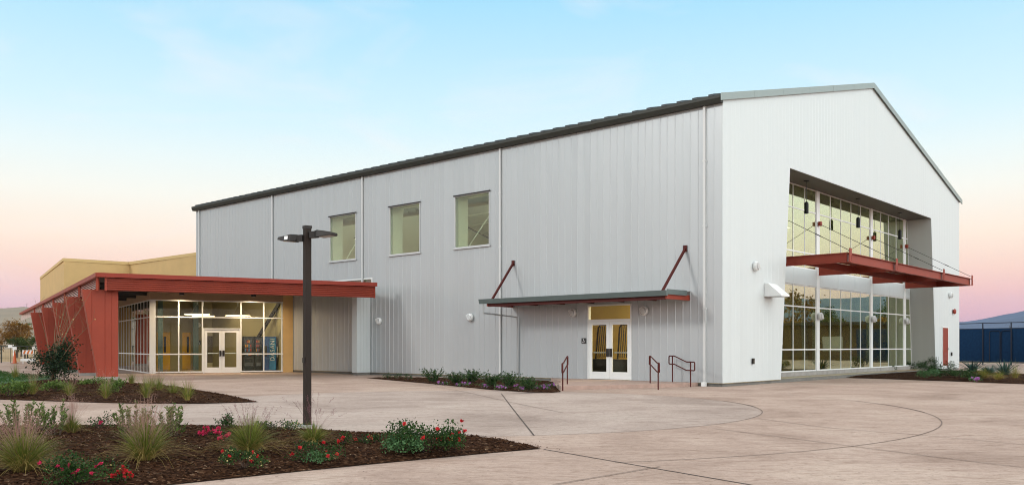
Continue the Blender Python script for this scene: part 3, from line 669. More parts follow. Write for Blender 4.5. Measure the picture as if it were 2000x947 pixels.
# accessible entrance sign
t = gthing('accessibility_sign', 'small black sign with white wheelchair symbol left of the doors', 'sign', -.016, 5.78, 1.56)
def wheelchair(parent, off=0.0):
    g = MB(); X = -.017 - off
    g.lathe([(.013, X), (.013, X - .003)], 10, 'x', (0, .012, .062))
    g.beam((X, .012, .045), (X, .006, .0), .006, .016, (1, 0, 0)); g.beam((X, .006, .0), (X, -.032, .0), .006, .014, (1, 0, 0)); g.beam((X, -.032, .0), (X, -.045, -.045), .006, .014, (1, 0, 0)); g.beam((X, .008, .022), (X, -.025, .022), .006, .009, (1, 0, 0))
    g.tube([(X, .012 + .042 * math.cos(a), -.028 + .042 * math.sin(a)) for a in [R(q) for q in range(80, 370, 20)]], .006, 5)
    return g.build('wheelchair_symbol', pmat('sign_white', (.85, .85, .85), .5), parent)
MB().box(-.014, -.001, -.10, .10, -.10, .10).build('plate', m_black, t); wheelchair(t)
# hose connection on the recessed wall
t = gthing('hose_connection', 'grey fire hose connection low on the shaded wall behind the lamp post', 'hose connection', -.016, 23.35, .55)
MB().lathe([(.14, -.002), (.14, -.03), (.06, -.04), (.06, -.22), (.10, -.23), (.10, -.30), (.05, -.31)], 18, 'x').build('body', m_steel, t, smooth=True)
MB().lathe([(.055, -.01), (.055, .13)], 12, 'y', (-.25, .06, 0)).build('cap', m_steel, t, smooth=True)

# small canopy over the side doors
t = gthing('door_canopy', 'small flat canopy with grey roof edge and maroon steel over the double doors', 'canopy', 0, 5.3, 3.2)
og = (0, 5.3, 3.2); y0, y1, e = 1.22, 9.45, 1.5
top = lambda x: 3.24 + x * .06
mb = MB().prism([[(-e - .02, top(-e) - .02), (-.017, top(0) - .02), (-.017, top(0) + .015), (-e - .02, top(-e) + .015)]], fv, y0, y1)
yy = y0 + .25
while yy < y1: mb.prism([[(-e - .02, top(-e) + .012), (-.02, top(0) + .012), (-.02, top(0) + .05), (-e - .02, top(-e) + .05)]], fv, yy - .02, yy + .02); yy += .42
mb.build('roof_deck', pmat('canopy_roof', (.50, .53, .52), .45, .3, var=.06), t, og)
MB().prism([[(-e - .14, 3.20), (-e - .10, 3.02), (-e - .021, 3.02), (-e - .021, 3.20)]], fv, y0 - .04, y1 + .3).build('gutter', m_cfas, t, og)
MB().box(-e - .02, -.30, y0 - .045, y0 - .002, 3.07, 3.24).build('fascia', m_cfas, t, og)
for y in (y0 + .02, y1 - .08): MB().box(-e + .0, -.017, y, y + .06, 2.92, 3.10).build('side_beam', m_steelred if y < 3 else m_steelred, t, og)
MB().box(-e - .005, -e + .055, y0 + .085, y1 - .085, 2.90, 3.11).build('front_beam', m_railred, t, og)
mb = MB()
for k in range(1, 6): y = y0 + (y1 - y0) * k / 6; mb.box(-e + .06, -.02, y - .03, y + .03, 2.95, 3.10)
mb.build('joist', m_railred, t, og)
for va, vb in ((1.41, 1.45), (9.35, 9.2)):
    st = MB().beam((-.03, va, 4.70), (-e + .05, vb, 3.16), .07, .07).build('strut', m_railred, t, og)
    MB().box(-.05, -.017, va - .07, va + .07, 4.60, 4.82).build('anchor_plate', m_railred, st, og)
MB().tube([(-e - .06, 9.55, 3.02), (-e - .06, 9.55, 2.66), (-.10, 9.08, 2.52), (-.07, 9.08, .15)], .035, 8).build('downspout', pmat('galvanised', (.42, .44, .44), .4, .4, var=.05), t, og)

# steel entrance canopy in front of the gable glazing
t = gthing('steel_canopy', 'flat canopy of red steel channel beams hung from rods across the glazed gable', 'canopy', 13.9, 0, 4.4)
og = (13.9, 0, 4.4); u0, u1, zt, zb = 5.62, 22.1, 4.78, 4.42
def channel(mb, a, b, out):                  # C-section beam, flanges on one side
    a = Vector(a); b = Vector(b); o = Vector(out)
    mb.beam(a, b, .02, zt - zb); 
    for z in (zt - zb) / 2 - .012, -(zt - zb) / 2 + .012: mb.beam(a + o * .05 + Vector((0, 0, z)), b + o * .05 + Vector((0, 0, z)), .08, .022)
zc = (zt + zb) / 2
mb = MB(); channel(mb, (u0, -2, zc), (u1, -2, zc), (0, -1, 0)); mb.build('front_beam', m_steelred, t, og)
for u, o in ((u0, (-1, 0, 0)), (u1, (1, 0, 0))):
    mb = MB(); channel(mb, (u, -1.985, zc), (u, D - .06, zc), o); mb.build('side_beam', m_steelred, t, og)
for u in (10.72, 17.22):
    mb = MB(); channel(mb, (u, -1.985, zc - .003), (u, D - .06, zc - .003), (1, 0, 0)); mb.build('cross_beam', m_steelred, t, og)
MB().box(u0 + .02, u1 - .02, -.42, -.38, zb + .004, zt - .06).build('purlin', m_steelred, t, og)
mb = MB()
for a, b in ((u0, 10.72), (10.72, 17.22), (17.22, u1)):
    m = (a + b) / 2; mb.box(a + .03, m + .3, -1.96, -.43, zt - .055, zt - .03); mb.box(m + .3, b - .03, -1.45, -.43, zt - .055, zt - .03)
mb.build('deck', m_steelred, t, og)
for k, u in enumerate((u0 + .06, 10.72, 17.22, u1 - .06)):
    b = MB().box(u - .11, u + .11, -2.125, -2.105, zb + .01, zt + .16)
    for z in (zb + .08, zb + .16, zb + .24): b.lathe([(.018, -2.14), (.018, -2.125)], 8, 'y', (u + .06, 0, z))
    b = b.build('bracket', m_steelred, t, og)
    c = COLS[k]
    rd = MB().tube([(u, -2.05, zt + .10), (c, D - .06, 6.66)], .011, 6).build('tie_rod', m_dark, t, og)
    MB().tube([(u + (c - u) * .33, -2.05 + 3.19 * .33, zt + .1 + (6.66 - zt - .1) * .33), (u + (c - u) * .39, -2.05 + 3.19 * .39, zt + .1 + (6.66 - zt - .1) * .39)], .019, 6).build('turnbuckle', m_dark, rd, og)
    MB().box(c - .09, c + .09, D - .16, D - .051, 6.57, 6.75).build('anchor_plate', m_steelred, rd, og)
# pendants under the soffit
labs = ['dark cylinder pendant under the soffit, nearest the white corner', 'dark cylinder pendant hanging at the middle of the gable soffit', 'dark cylinder pendant hanging nearest the far jamb']
for k, u in enumerate((8.15, 13.85, 19.55)):
    if k == 0:
        t = pend = gthing('pendant_light', labs[0], 'pendant lamp', u, .6, 8.09, 'pendants under the gable soffit')
        MB().lathe([(.11, -.001), (.11, -.03), (.03, -.05)], 16).build('canopy_plate', m_black, t, smooth=True)
        MB().tube([(0, 0, -.05), (0, 0, -.86)], .010, 6).build('stem', m_black, t)
        MB().lathe([(.03, -.85), (.075, -.89), (.085, -.92), (.085, -1.32), (.075, -1.33), (.065, -1.28)], 20).build('shade', pmat('pendant_shade', (.012, .013, .012), .5, 0, .2), t, smooth=True)
    else:
        t = copy_tree(pend); t.location = G(u, .6, 8.09); t['label'] = labs[k]
# landing and handrails
land = [(-.004, .92), (-.93, 1.04), (-2.0, 1.35), (-3.4, 1.85), (-5.35, 2.62), (-4.3, 3.62), (-2.5, 4.85), (-.9, 6.5), (-.004, 7.4)]
o = MB().prism([[tuple(G(*p)[:2]) for p in land]], lambda a, b, q: (a, b, q), 0.0005, .122).build('landing', m_step); o['kind'] = 'structure'
rl = [((-.35, 1.72), (-.85, .72), 'maroon handrail standing close to the wall right of the doors'), ((-1.62, 1.8), (-3.06, .58), 'maroon handrail in the middle of the landing, in front of the doors'), ((-4.05, 3.40), (-5.55, 2.40), 'maroon handrail seen end-on beside the mulch bed')]
for (a, b, lab) in rl:
    A = G(*a, .122); B = G(*b, 0); d = Vector((B.x - A.x, B.y - A.y, 0)); ln = d.length; ang = math.atan2(d.y, d.x)
    t = thing('handrail', lab, 'handrail', (A.x, A.y, 0), ang, 'maroon steel handrails at the landing')
    zz = .122
    for s0, z0, z1 in ((0, .122, 1.02), (ln, 0, .90)): MB().tube([(s0, 0, z0), (s0, 0, z1 - (.06 if s0 else 0))], .021, 8).build('post', m_railred, t, smooth=True)
    def rr(pts, r=.05):
        out = []
        for i, p in enumerate(pts):
            p = Vector(p); q0 = Vector(pts[i - 1]); q1 = Vector(pts[(i + 1) % len(pts)]); a = p + (q0 - p).normalized() * r; b = p + (q1 - p).normalized() * r
            for s in (0, .33, .67, 1): out.append(a * (1 - s) ** 2 + 2 * p * s * (1 - s) + b * s * s)
        return out
    hi, lo = 1.02, .83; g = .28
    MB().tube(rr([(-.22, 0, hi), (.12, 0, hi), (ln - .25, 0, lo), (ln + .24, 0, lo), (ln + .24, 0, lo - g), (ln - .25, 0, lo - g), (.12, 0, hi - g), (-.22, 0, hi - g)]), .021, 8, closed=True).build('rail', m_railred, t, smooth=True)
# racks of folded chairs behind the glass doors
for k, (v, tilt, lab) in enumerate(((5.78, .30, 'black rack of folded slatted seats behind the left glass door'), (4.55, .22, 'black rack of folded slatted seats behind the right glass door'))):
    t = gthing('folding_seat_rack', lab, 'rack', 1.1 - .25 * k, v, .12, 'racks of folded seats inside the doors')
    mb = MB(); wv = .34; sh = lambda y, z: (0, y - z * tilt * .35, z)
    mb.tube([sh(-wv, .75), sh(-wv, 1.95), sh(-wv + .08, 2.05), sh(wv - .08, 2.05), sh(wv, 1.95), sh(wv, .75)], .035, 8); mb.build('frame', m_black, t, smooth=True)
    mb = MB()
    for j in range(6): y = -wv + .10 + j * .096; mb.beam(sh(y, .8), sh(y, 2.0), .045, .02)
    mb.build('slats', m_black, t)
    mb = MB().box(-.25, .3, -wv - .1, wv + .1, .2, .74); mb.build('base', m_black, t)
    for yy in (-.3, .3): MB().lathe([(.07, -.025), (.07, .025)], 12, 'x', (0, yy, .07)).build('wheel', m_black, t)

# ------------------------------------------------------------------ lobby building
P0 = Vector((-17.76, 42.90, 0)); LA = math.atan2(2.70, 6.26)
lob = thing('lobby_building', 'low glass fronted lobby with tan and yellow stucco under the red canopy', 'building', P0, LA)
ca, sa = math.cos(LA), math.sin(LA)
LX, LY = -5.5 * ca + 8.6 * sa, 5.5 * sa + 8.6 * ca          # far end of the side glazing in lobby coordinates
ZH = 3.66
mb = MB(); w = .06
def hbar(x0, x1, z): mb.box(x0, x1, -.05, .06, z, z + w)
hbar(.0, 6.33, ZH - w); hbar(.18, 2.39, .04); hbar(4.22, 6.33, .04); hbar(.18, 6.33, 2.78); hbar(.18, 2.39, .93); hbar(4.22, 6.33, .93)
for x in (1.245, 2.363, 4.224, 5.356, 6.27):
    mb.box(x - w / 2, x + w / 2, -.048, .058, .04, 2.78); mb.box(x - w / 2, x + w / 2, -.048, .058, 2.84, ZH - w)
f = mb.build('window', m_frame, lob)
MB().box(.2, 2.36, .0, .008, .06, ZH - .03).box(4.25, 6.3, .0, .008, .06, ZH - .03).box(2.40, 4.2, .0, .008, 2.26, ZH - .03).build('pane', m_glass, f)
MB().box(-.10, .18, -.06, .14, 0, ZH).build('corner_post', m_frame, lob)
double_door(lob, lambda a, b, t: (a, t - .02, b), 2.396, 4.192, .005, 2.19, 2.27, m_white, m_glass)
MB().box(6.331, 6.83, -.06, .10, 0, 4.05).build('stucco_pier', m_stucco2, lob)
MB().box(-.10, 6.33, -.055, .14, ZH + .002, 4.05).build('header', m_tan, lob)
# side glazing
sl = math.hypot(LX, LY); sd = Vector((LX, LY, 0)) / sl; sn = Vector((sd.y, -sd.x, 0))
def side(a, t, z): p = sd * a + sn * t; return (p.x, p.y, z)
mb = MB(); nb = 11
for k in range(nb + 1):
    a = .3 + (sl - .3) * k / nb; mb.prism([[(a - .02, .05), (a + .02, .05), (a + .02, ZH), (a - .02, ZH)]], lambda p, q, t: side(p, t, q), -.015, .05)
for z in (.0, .93, 2.78, ZH - .04): mb.prism([[(.15, z), (sl, z), (sl, z + .05), (.15, z + .05)]], lambda p, q, t: side(p, t, q), -.017, .052)
f = mb.build('window', m_frame, lob)
MB().prism([[(.2, .03), (sl, .03), (sl, ZH - .02), (.2, ZH - .02)]], lambda p, q, t: side(p, t, q), .0, .008).build('pane', m_gl_side, f)
MB().prism([[(.15, ZH + .012), (sl, ZH + .012), (sl, 4.05), (.15, 4.05)]], lambda p, q, t: side(p, t, q), -.055, .14).build('header', m_tan, lob)
# inside
MB().prism([[(.2, .1), (6.8, .1), (3.4, 7.3), (-1.0, 7.3)]], lambda a, b, t: (a, b, t), .004, .03).build('floor', m_lfloor, lob)
MB().prism([[(.2, .1), (6.8, .1), (3.4, 7.3), (-1.0, 7.3)]], lambda a, b, t: (a, b, t), 3.86, 3.92).build('ceiling', m_cream, lob)
MB().box(-1.05, 3.55, 7.0, 7.12, .03, 3.86).build('back_wall', m_cream, lob)
vw = Vector((-.745 * ca + .667 * sa, .745 * sa + .667 * ca, 0)); vn = Vector((-vw.y, vw.x, 0))
mb = MB().prism([[(0.15, .03), (7.8, .03), (7.8, 3.86), (0.15, 3.86)]], lambda p, q, t: (6.70 + vw.x * p + vn.x * t, vw.y * p + vn.y * t, q), .03, .10); mb.build('side_wall', m_cream, lob)
MB().beam((4.3, 1.9, .1), (6.3, .62, 3.75), .12, .16).build('diagonal_brace', m_dark, lob)
for x, y in ((.42, 1.2),): MB().box(x - .12, x + .12, y - .12, y + .12, .03, 3.86).build('column', m_teal, lob)
MB().box(2.25, 2.55, 6.0, 6.3, .03, 3.86).build('column', m_teal, lob)
for x, hw in ((.72, .36), (1.95, .22)):
    d = MB().box(x - hw, x + hw, 6.955, 6.995, .035, 2.15).build('interior_door', m_ydoor, lob)
    MB().box(x + .02, x + .14, 6.94, 6.954, 1.0, 1.9).build('door_pane', m_black, d)
    MB().lathe([(.03, 6.87), (.03, 6.954)], 10, 'y', (x - .14, 0, 1.02)).build('handle', m_steel, d)
d = MB().box(2.9, 3.5, 6.955, 6.995, .035, 2.15).build('interior_door', pmat('cream_door', (.55, .48, .33), .5), lob)
MB().box(3.02, 3.38, 6.94, 6.954, .4, 1.95).build('door_pane', pmat('brown_glass', (.12, .08, .04), .3), d)
def lthing(name, label, cat, x, y, z, group=None): return thing(name, label, cat, P0 + Vector((x * ca - y * sa, x * sa + y * ca, z)), LA, group)
ringlab = ['large glowing ring pendant inside the lobby, left of the doors', 'glowing ring pendant inside the lobby above the doors', 'small low glowing ring pendant at the lobby centre']
for k, (x, y, z, r) in enumerate(((2.25, 2.4, 3.03, .62), (4.3, 2.2, 2.98, .62), (2.65, 3.6, 2.98, .55))):
    t = lthing('ring_pendant', ringlab[k], 'ring lamp', x, y, z, 'ring pendants in the lobby')
    pts = [(r * math.cos(a), r * math.sin(a), 0) for a in [2 * math.pi * q / 36 for q in range(36)]]
    MB().tube(pts, .024, 8, closed=True).build('ring', m_lampglow, t, smooth=True)
    MB().tube([(0, 0, .55), (0, 0, .86)], .015, 6).tube([(r, 0, .03), (0, 0, .55)], .006, 5).tube([(-r * .5, r * .86, .03), (0, 0, .55)], .006, 5).tube([(-r * .5, -r * .86, .03), (0, 0, .55)], .006, 5).build('suspension', m_steel, t)
l = bpy.data.lights.new('ring_pendant_light', 'AREA'); l.shape = 'RECTANGLE'; l.size = 4; l.size_y = 3; l.energy = 44; l.color = (1, .82, .52)
lo = bpy.data.objects.new('lobby_ring_glow', l); COL.objects.link(lo); lo.parent = lob; lo.location = (3, 3.4, 3.1); lo.rotation_euler = (0, 0, 0)
l = bpy.data.lights.new('vending_fill_light', 'AREA'); l.shape = 'RECTANGLE'; l.size = 4; l.size_y = .3; l.energy = 26; l.color = (1, .88, .66)  # added fill on the vending machine fronts, no fixture of its own
lo = bpy.data.objects.new('vending_fill_light', l); COL.objects.link(lo); lo.parent = lob; lo.location = (4, .28, 3.6); lo.rotation_euler = (R(35), 0, 0)
t = lthing('wall_clock', 'white dial wall clock in a square plate inside the lobby', 'clock', 2.60, 6.995, 2.58)
MB().box(-.2, .2, -.03, -.001, -.28, .28).build('plate', m_cream, t); MB().lathe([(.17, -.031), (.17, -.06)], 24, 'y').build('rim', m_black, t); MB().lathe([(.145, -.0605), (.145, -.066)], 24, 'y').build('dial', pmat('dial_white', (.8, .8, .78), .4), t)
MB().beam((0, -.07, 0), (.06, -.07, .06), .012, .012).beam((0, -.07, 0), (-.03, -.07, .11), .012, .012).build('hand', m_black, t)
t = lthing('lobby_sign', 'small dark room sign with white wheelchair symbol on the lobby wall', 'sign', 2.62, 6.995, 1.55); t.rotation_euler = (0, 0, LA + R(90))
MB().box(-.014, -.001, -.11, .11, -.12, .14).build('plate', m_black, t)
g = wheelchair(t); g.scale = (1, 1.6, 1.6)
# vending machines
def vend(label, x0, x1, kindv):
    t = lthing('vending_machine', label, 'vending machine', (x0 + x1) / 2, 1.0, .03, 'vending machines in the lobby'); hw = (x1 - x0) / 2
    body = m_black if kindv != 'blue' else pmat('blue_cabinet', (.015, .07, .26), .3, var=.3, vscale=2)
    MB().box(-hw, hw, -.38, .4, 0.06, 1.84).box(-hw + .03, hw - .03, -.33, .36, 0, .059).build('cabinet', body, t)
    if kindv in ('snack', 'drink'):
        MB().box(-hw + .04, hw - .12 if kindv == 'snack' else hw - .04, -.395, -.381, .75, 1.72).build('display_window', pmat('vend_dark', (.03, .03, .035), .2), t)
        rnd = random.Random(3 if kindv == 'snack' else 8)
        cols = [(.55, .25, .04), (.6, .5, .35), (.4, .06, .04), (.1, .22, .45)]
        for j in range(4):
            for c in range(3 if kindv == 'drink' else 4):
                w_ = (2 * hw - .2) / (3 if kindv == 'drink' else 4); xx = -hw + .07 + c * w_
                if kindv == 'snack' and rnd.random() < .45: continue
                MB().box(xx, xx + w_ * .62, -.41, -.396, .84 + j * .22, .98 + j * .22).build('product', pmat('product%d' % rnd.randrange(4), cols[rnd.randrange(4)], .5), t)
        MB().box(-hw + .08, hw - .08, -.395, -.381, .30, .48).build('tray', pmat('tray_grey', (.10, .10, .11), .4), t)
    else:
        MB().box(hw - .36, hw - .03, -.392, -.381, .10, 1.78).build('front_panel', pmat('teal_panel', (.02, .20, .42), .35, var=.5, vscale=2.5), t)
        MB().box(-hw + .06, -hw + .22, -.392, -.381, .80, 1.35).build('keypad', m_black, t)
        MB().box(hw + .03, hw + .07, -.36, -.33, .75, 1.30).build('receipt_slot', m_white, t)
        cu = bpy.data.curves.new('lettering', 'FONT'); cu.body = 'DASANI'; cu.size = .30; cu.extrude = .004; cu.space_character = 1.15
        o = bpy.data.objects.new('lettering_curve', cu); COL.objects.link(o); bpy.context.view_layer.update()
        me = bpy.data.meshes.new_from_object(o.evaluated_get(bpy.context.evaluated_depsgraph_get())); bpy.data.objects.remove(o); bpy.data.curves.remove(cu)
        me.materials.clear(); me.materials.append(pmat('logo_white', (.85, .9, .92), .4)); o = bpy.data.objects.new('lettering', me); COL.objects.link(o); o.parent = t
        o.rotation_euler = (R(90), R(-90), 0); o.location = (hw - .10, -.398, .55)
vend('black snack vending machine, leftmost of the machines behind the lobby glass', 4.42, 4.97, 'snack')
vend('narrow drink vending machine with rows of bottles, between the other two machines', 4.99, 5.36, 'drink')
vend('blue water vending machine with vertical white DASANI lettering', 5.38, 6.08, 'blue')
# ------------------------------------------------------------------ red canopy with fins
K = Vector((-16.27, 34.30, 0)); E1 = Vector((-6.27, 39.60, 0)); F1 = Vector((-42.5, 75.4, 0))
ad = (E1 - K).normalized(); bd = (F1 - K).normalized(); AL = (E1 - K).length; BL = (F1 - K).length
t = thing('red_canopy', 'long red canopy with ribbed fascia and slanted red fins round the lobby', 'canopy', K, 0)
def q(a, b, z): p = ad * a + bd * b; return (p.x, p.y, z)
GUl = lambda u, v: (G(u, v) - K)
roofpoly = [(q(.05, .05, 0)[:2]), (q(AL - .3, .05, 0)[:2]), tuple(GUl(-.85, 18.3)[:2]), tuple(GUl(-.03, 18.45)[:2]), tuple(GUl(-.03, 34.8)[:2]), tuple((Vector((-29, 62, 0)) - K)[:2]), tuple((Vector((-38, 79, 0)) - K)[:2]), (q(.05, BL - .05, 0)[:2])]
MB().prism([roofpoly], lambda a, b, z: (a, b, z), 4.06, 4.20).build('roof', m_dark, t)
beams = MB()
for k in range(1, 14):
    b = k * 3.1; beams.beam(q(.4, b, 3.98), q(4.6, b, 3.98), .10, .15)
beams.build('soffit_beams', pmat('soffit_beam', (.05, .05, .045), .6), t)
cap = MB().beam(q(-.10, 0, 4.155), q(AL + .10, 0, 4.155), .30, .17).build('cap', m_redcap, t)
MB().beam(q(0, -.12, 4.152), q(0, BL + .1, 4.152), .30, .165).build('cap', pmat('red_cap_side', (.26, .042, .024), .5, 0, .25, var=.08), t)
# ribbed front fascia
prof = [(0, 4.066)]; z = 4.06; n = 6; ph = .50 / n
for k in range(n): prof += [(-.06, z - .016), (-.06, z - ph * .52), (0, z - ph * .60), (0, z - ph)]; z -= ph
z0 = 3.56; prof += [(.06, 3.56), (.06, 4.066)]
MB().prism([prof], lambda a, b, s: q(s, a + .02, b), .28, AL).build('fascia', m_red, t)
MB().prism([[(-.055, 3.54), (.05, 3.54), (.05, 4.066), (-.055, 4.066)]], lambda a, b, s: q(s, a + .02, b), .20, .279).build('corner_trim', m_red, t)
MB().prism([[(-.05, 3.54), (.05, 3.54), (.05, 4.066), (-.05, 4.066)]], lambda a, b, s: q(s, a + .02, b), AL + .001, AL + .04).build('end_trim', m_red, t)
# louvres along the side
lv = MB()
for k in range(6):
    z = 3.60 + k * .075; lv.prism([[(-.05, z), (-.025, z + .045), (-.015, z + .045), (-.04, z)]], lambda a, b, s: q(a + .03, s, b), .25, BL)
lv.build('louver', pmat('louver_blade', (.60, .30, .25), .3, 0, .8), t)
ps = MB()
for b in (.12, 6.05, 12.3, 18.6, 25.6, 33): ps.box(0, 0.0001, 0, .0001, 0, .0001) if False else ps.beam(q(-.04, b, 3.55), q(-.04, b, 4.06), .10, .10, (0, 1, 0))
ps.build('louver_post', m_red, t)
FB = [.35, 6.45, 12.8, 19.6, 28.4]
for i, b in enumerate(FB):
    th = .5
    mb = MB().prism([[(.014, .13), (.737, .13), (.737, 3.60), (-.567, 3.60)]], lambda a, z, s, b=b: q(a, b + s, z), 0, th)
    for sm in (.16, .40):                    # folded seams of the cladding
        mb.beam(q(.737 - .24 * (1 if sm > .3 else 2), b - .004, .14), q(.737 - .24 * (1 if sm > .3 else 2), b - .004, 3.59), .018, .012, (0, 1, 0))
    mb.beam(q(-.02 - .2, b - .004, 2.0 - .6), q(-.22, b - .004, 3.59), .018, .012, (0, 1, 0))
    f = mb.build('fin', m_red, t)
    MB().prism([[(.03, 0), (.80, 0), (.80, .128), (.03, .128)]], lambda a, z, s, b=b: q(a, b + s, z), -.03, th + .03).build('footing', m_conc, f)
for k, (x, y) in enumerate(((1.35, -.8), (4.75, -.8))):
    s = lthing('soffit_light', ['small black soffit light over the lobby glass, left one', 'small black soffit light above the lobby doors, right one'][k], 'light', x, y, 3.86, 'soffit lights of the red canopy')
    l = bpy.data.lights.new('soffit_light_beam', 'AREA'); l.shape = 'DISK'; l.size = .2; l.energy = 75; l.color = (1, .80, .52); l.spread = R(160)
    lo = bpy.data.objects.new('soffit_light_beam', l); COL.objects.link(lo); lo.parent = s; lo.location = (0, 0, -.03)
    MB().box(-.11, .11, -.11, .11, .0, .20).build('housing', m_black, s); MB().lathe([(.07, -.012), (.07, -.001)], 14).build('lens', pmat('pale_lens', (.5, .5, .48), .3), s)
# ------------------------------------------------------------------ ochre block behind
pts = [G(1, 34.9 + .02), G(1, 46.0), Vector((-29.76, 57.8, 0)), Vector((-40.0, 73.8, 0)), Vector((-28, 82, 0)), G(14, 52), G(14, 34.92)]
t = thing('stucco_block', 'taller ochre stucco block with flat parapet behind the red canopy', 'building', pts[2], 0)
ql = [tuple((p - pts[2])[:2]) for p in pts]
MB().prism([ql], lambda a, b, z: (a, b, z), 0, 7.0).build('wall', m_stucco, t)
cx = sum(p[0] for p in ql) / len(ql); cyy = sum(p[1] for p in ql) / len(ql)
big = [(a + (a - cx) / math.hypot(a - cx, b - cyy) * .07, b + (b - cyy) / math.hypot(a - cx, b - cyy) * .07) for a, b in ql]
big[0] = ql[0]; big[-1] = ql[-1]
MB().prism([big], lambda a, b, z: (a, b, z), 7.0, 7.20).build('parapet_cap', pmat('cap_ochre', (.60, .42, .18), .7, var=.05), t)

# ------------------------------------------------------------------ lamp post
lp = gp(600, 833)
t = thing('lamp_post', 'dark bronze square lamp post with two flat heads in the mulch bed', 'street lamp', lp, R(38))
MB().box(-.052, .052, -.052, .052, 0, 3.32).build('pole', m_pole, t)
MB().box(-.06, .06, -.06, .06, 3.321, 3.37).build('cap', m_dark, t)
MB().box(-.13, .13, -.13, .13, 0, .035).build('base_plate', m_conc, t)
MB().box(-.075, -.053, -.03, .03, 1.08, 1.16).build('hand_hole_cover', m_dark, t)
for s_, zz in ((-1, 3.17), (1, 3.22)):
    rot = Matrix.Rotation(R(-58), 4, 'Z')
    f3 = lambda x, y, z: tuple(rot @ Vector((s_ * (.05 + (x - .05) * .82), y * .95, zz + z)))
    mb = MB(); mb.add([f3(*p) for p in ((.07, -.05, -.06), (.07, .05, -.06), (.07, .05, .05), (.07, -.05, .05), (.24, -.05, -.055), (.24, .05, -.055), (.24, .05, .05), (.24, -.05, .05))], [(0, 1, 2, 3), (4, 7, 6, 5), (0, 4, 5, 1), (1, 5, 6, 2), (2, 6, 7, 3), (3, 7, 4, 0)])
    arm = mb.build('arm', m_dark, t)
    w1 = .13
    mb = MB().add([f3(*p) for p in ((.20, -.06, -.035), (.20, .06, -.035), (.30, w1, -.055), (.60, w1, -.03), (.64, .09, -.02), (.64, -.09, -.02), (.60, -w1, -.03), (.30, -w1, -.055),
                                    (.20, -.05, .055), (.20, .05, .055), (.30, w1 - .02, .06), (.60, w1 - .02, .02), (.64, .08, .01), (.64, -.08, .01), (.60, -w1 + .02, .02), (.30, -w1 + .02, .06))],
                  [(0, 1, 2, 3, 4, 5, 6, 7), (15, 14, 13, 12, 11, 10, 9, 8)] + [(i, (i + 1) % 8, 8 + (i + 1) % 8, 8 + i) for i in range(8)])
    hd = mb.build('lamp_head', m_dark, t)
    mb = MB().add([f3(*p) for p in ((.33, -.09, -.058), (.33, .09, -.058), (.57, .09, -.038), (.57, -.09, -.038), (.33, -.09, -.05), (.33, .09, -.05), (.57, .09, -.03), (.57, -.09, -.03))], [(0, 1, 2, 3), (7, 6, 5, 4), (0, 4, 5, 1), (1, 5, 6, 2), (2, 6, 7, 3), (3, 7, 4, 0)])
    mb.build('lens', pmat('lamp_lens', (.25, .22, .2), .3), hd)
    if s_ < 0: MB().add([f3(*p) for p in ((.36, -w1 - .001, -.03), (.44, -w1 - .001, -.03), (.44, -w1 + .012, .03), (.36, -w1 + .012, .03))] + [f3(*p) for p in ((.36, -w1 - .006, -.03), (.44, -w1 - .006, -.03), (.44, -w1 + .004, .03), (.36, -w1 + .004, .03))], [(0, 1, 2, 3), (7, 6, 5, 4), (0, 4, 5, 1), (1, 5, 6, 2), (2, 6, 7, 3), (3, 7, 4, 0)]).build('rating_sticker', m_white, hd)

# ------------------------------------------------------------------ windscreen fence on the right
m_navy = pmat('navy_windscreen', (.008, .030, .075), .9, 0, .1, var=.25, vscale=6, bump=.3, bscale=80)
m_fpost = pmat('dark_fence_post', (.012, .018, .035), .5, .3)
fa, fb = Vector((30.0, 73.0, 0)), Vector((40.0, 53.9, 0)); fd = (fb - fa).normalized(); FL = (fb - fa).length
t = thing('windscreen_fence', 'tall chain link fence covered with navy windscreen fabric right of the gymnasium', 'fence', fa, math.atan2(fd.y, fd.x))
MB().box(0, FL, -.012, .012, .22, 2.62).build('windscreen', m_navy, t)
for z in (3.05, 2.64, .18): MB().tube([(0, .05, z), (FL, .05, z)], .03, 6).build('rail', m_fpost, t)
MB().tube([(0, .05, 1.45), (FL, .05, 1.45)], .022, 6).build('rail', m_fpost, t)
x = 1.5
while x < FL:
    MB().tube([(x, -.06, 0), (x, -.06, 3.08)], .045, 8).build('post', m_fpost, t); x += 2.15
for gx in (10.62, 11.50):
    mb = MB(); mb.tube([(gx, -.07, .2), (gx, -.07, 2.36), (gx + .1, -.07, 2.48), (gx + .70, -.07, 2.48), (gx + .80, -.07, 2.36), (gx + .80, -.07, .2)], .025, 6); mb.build('gate_frame', m_fpost, t)
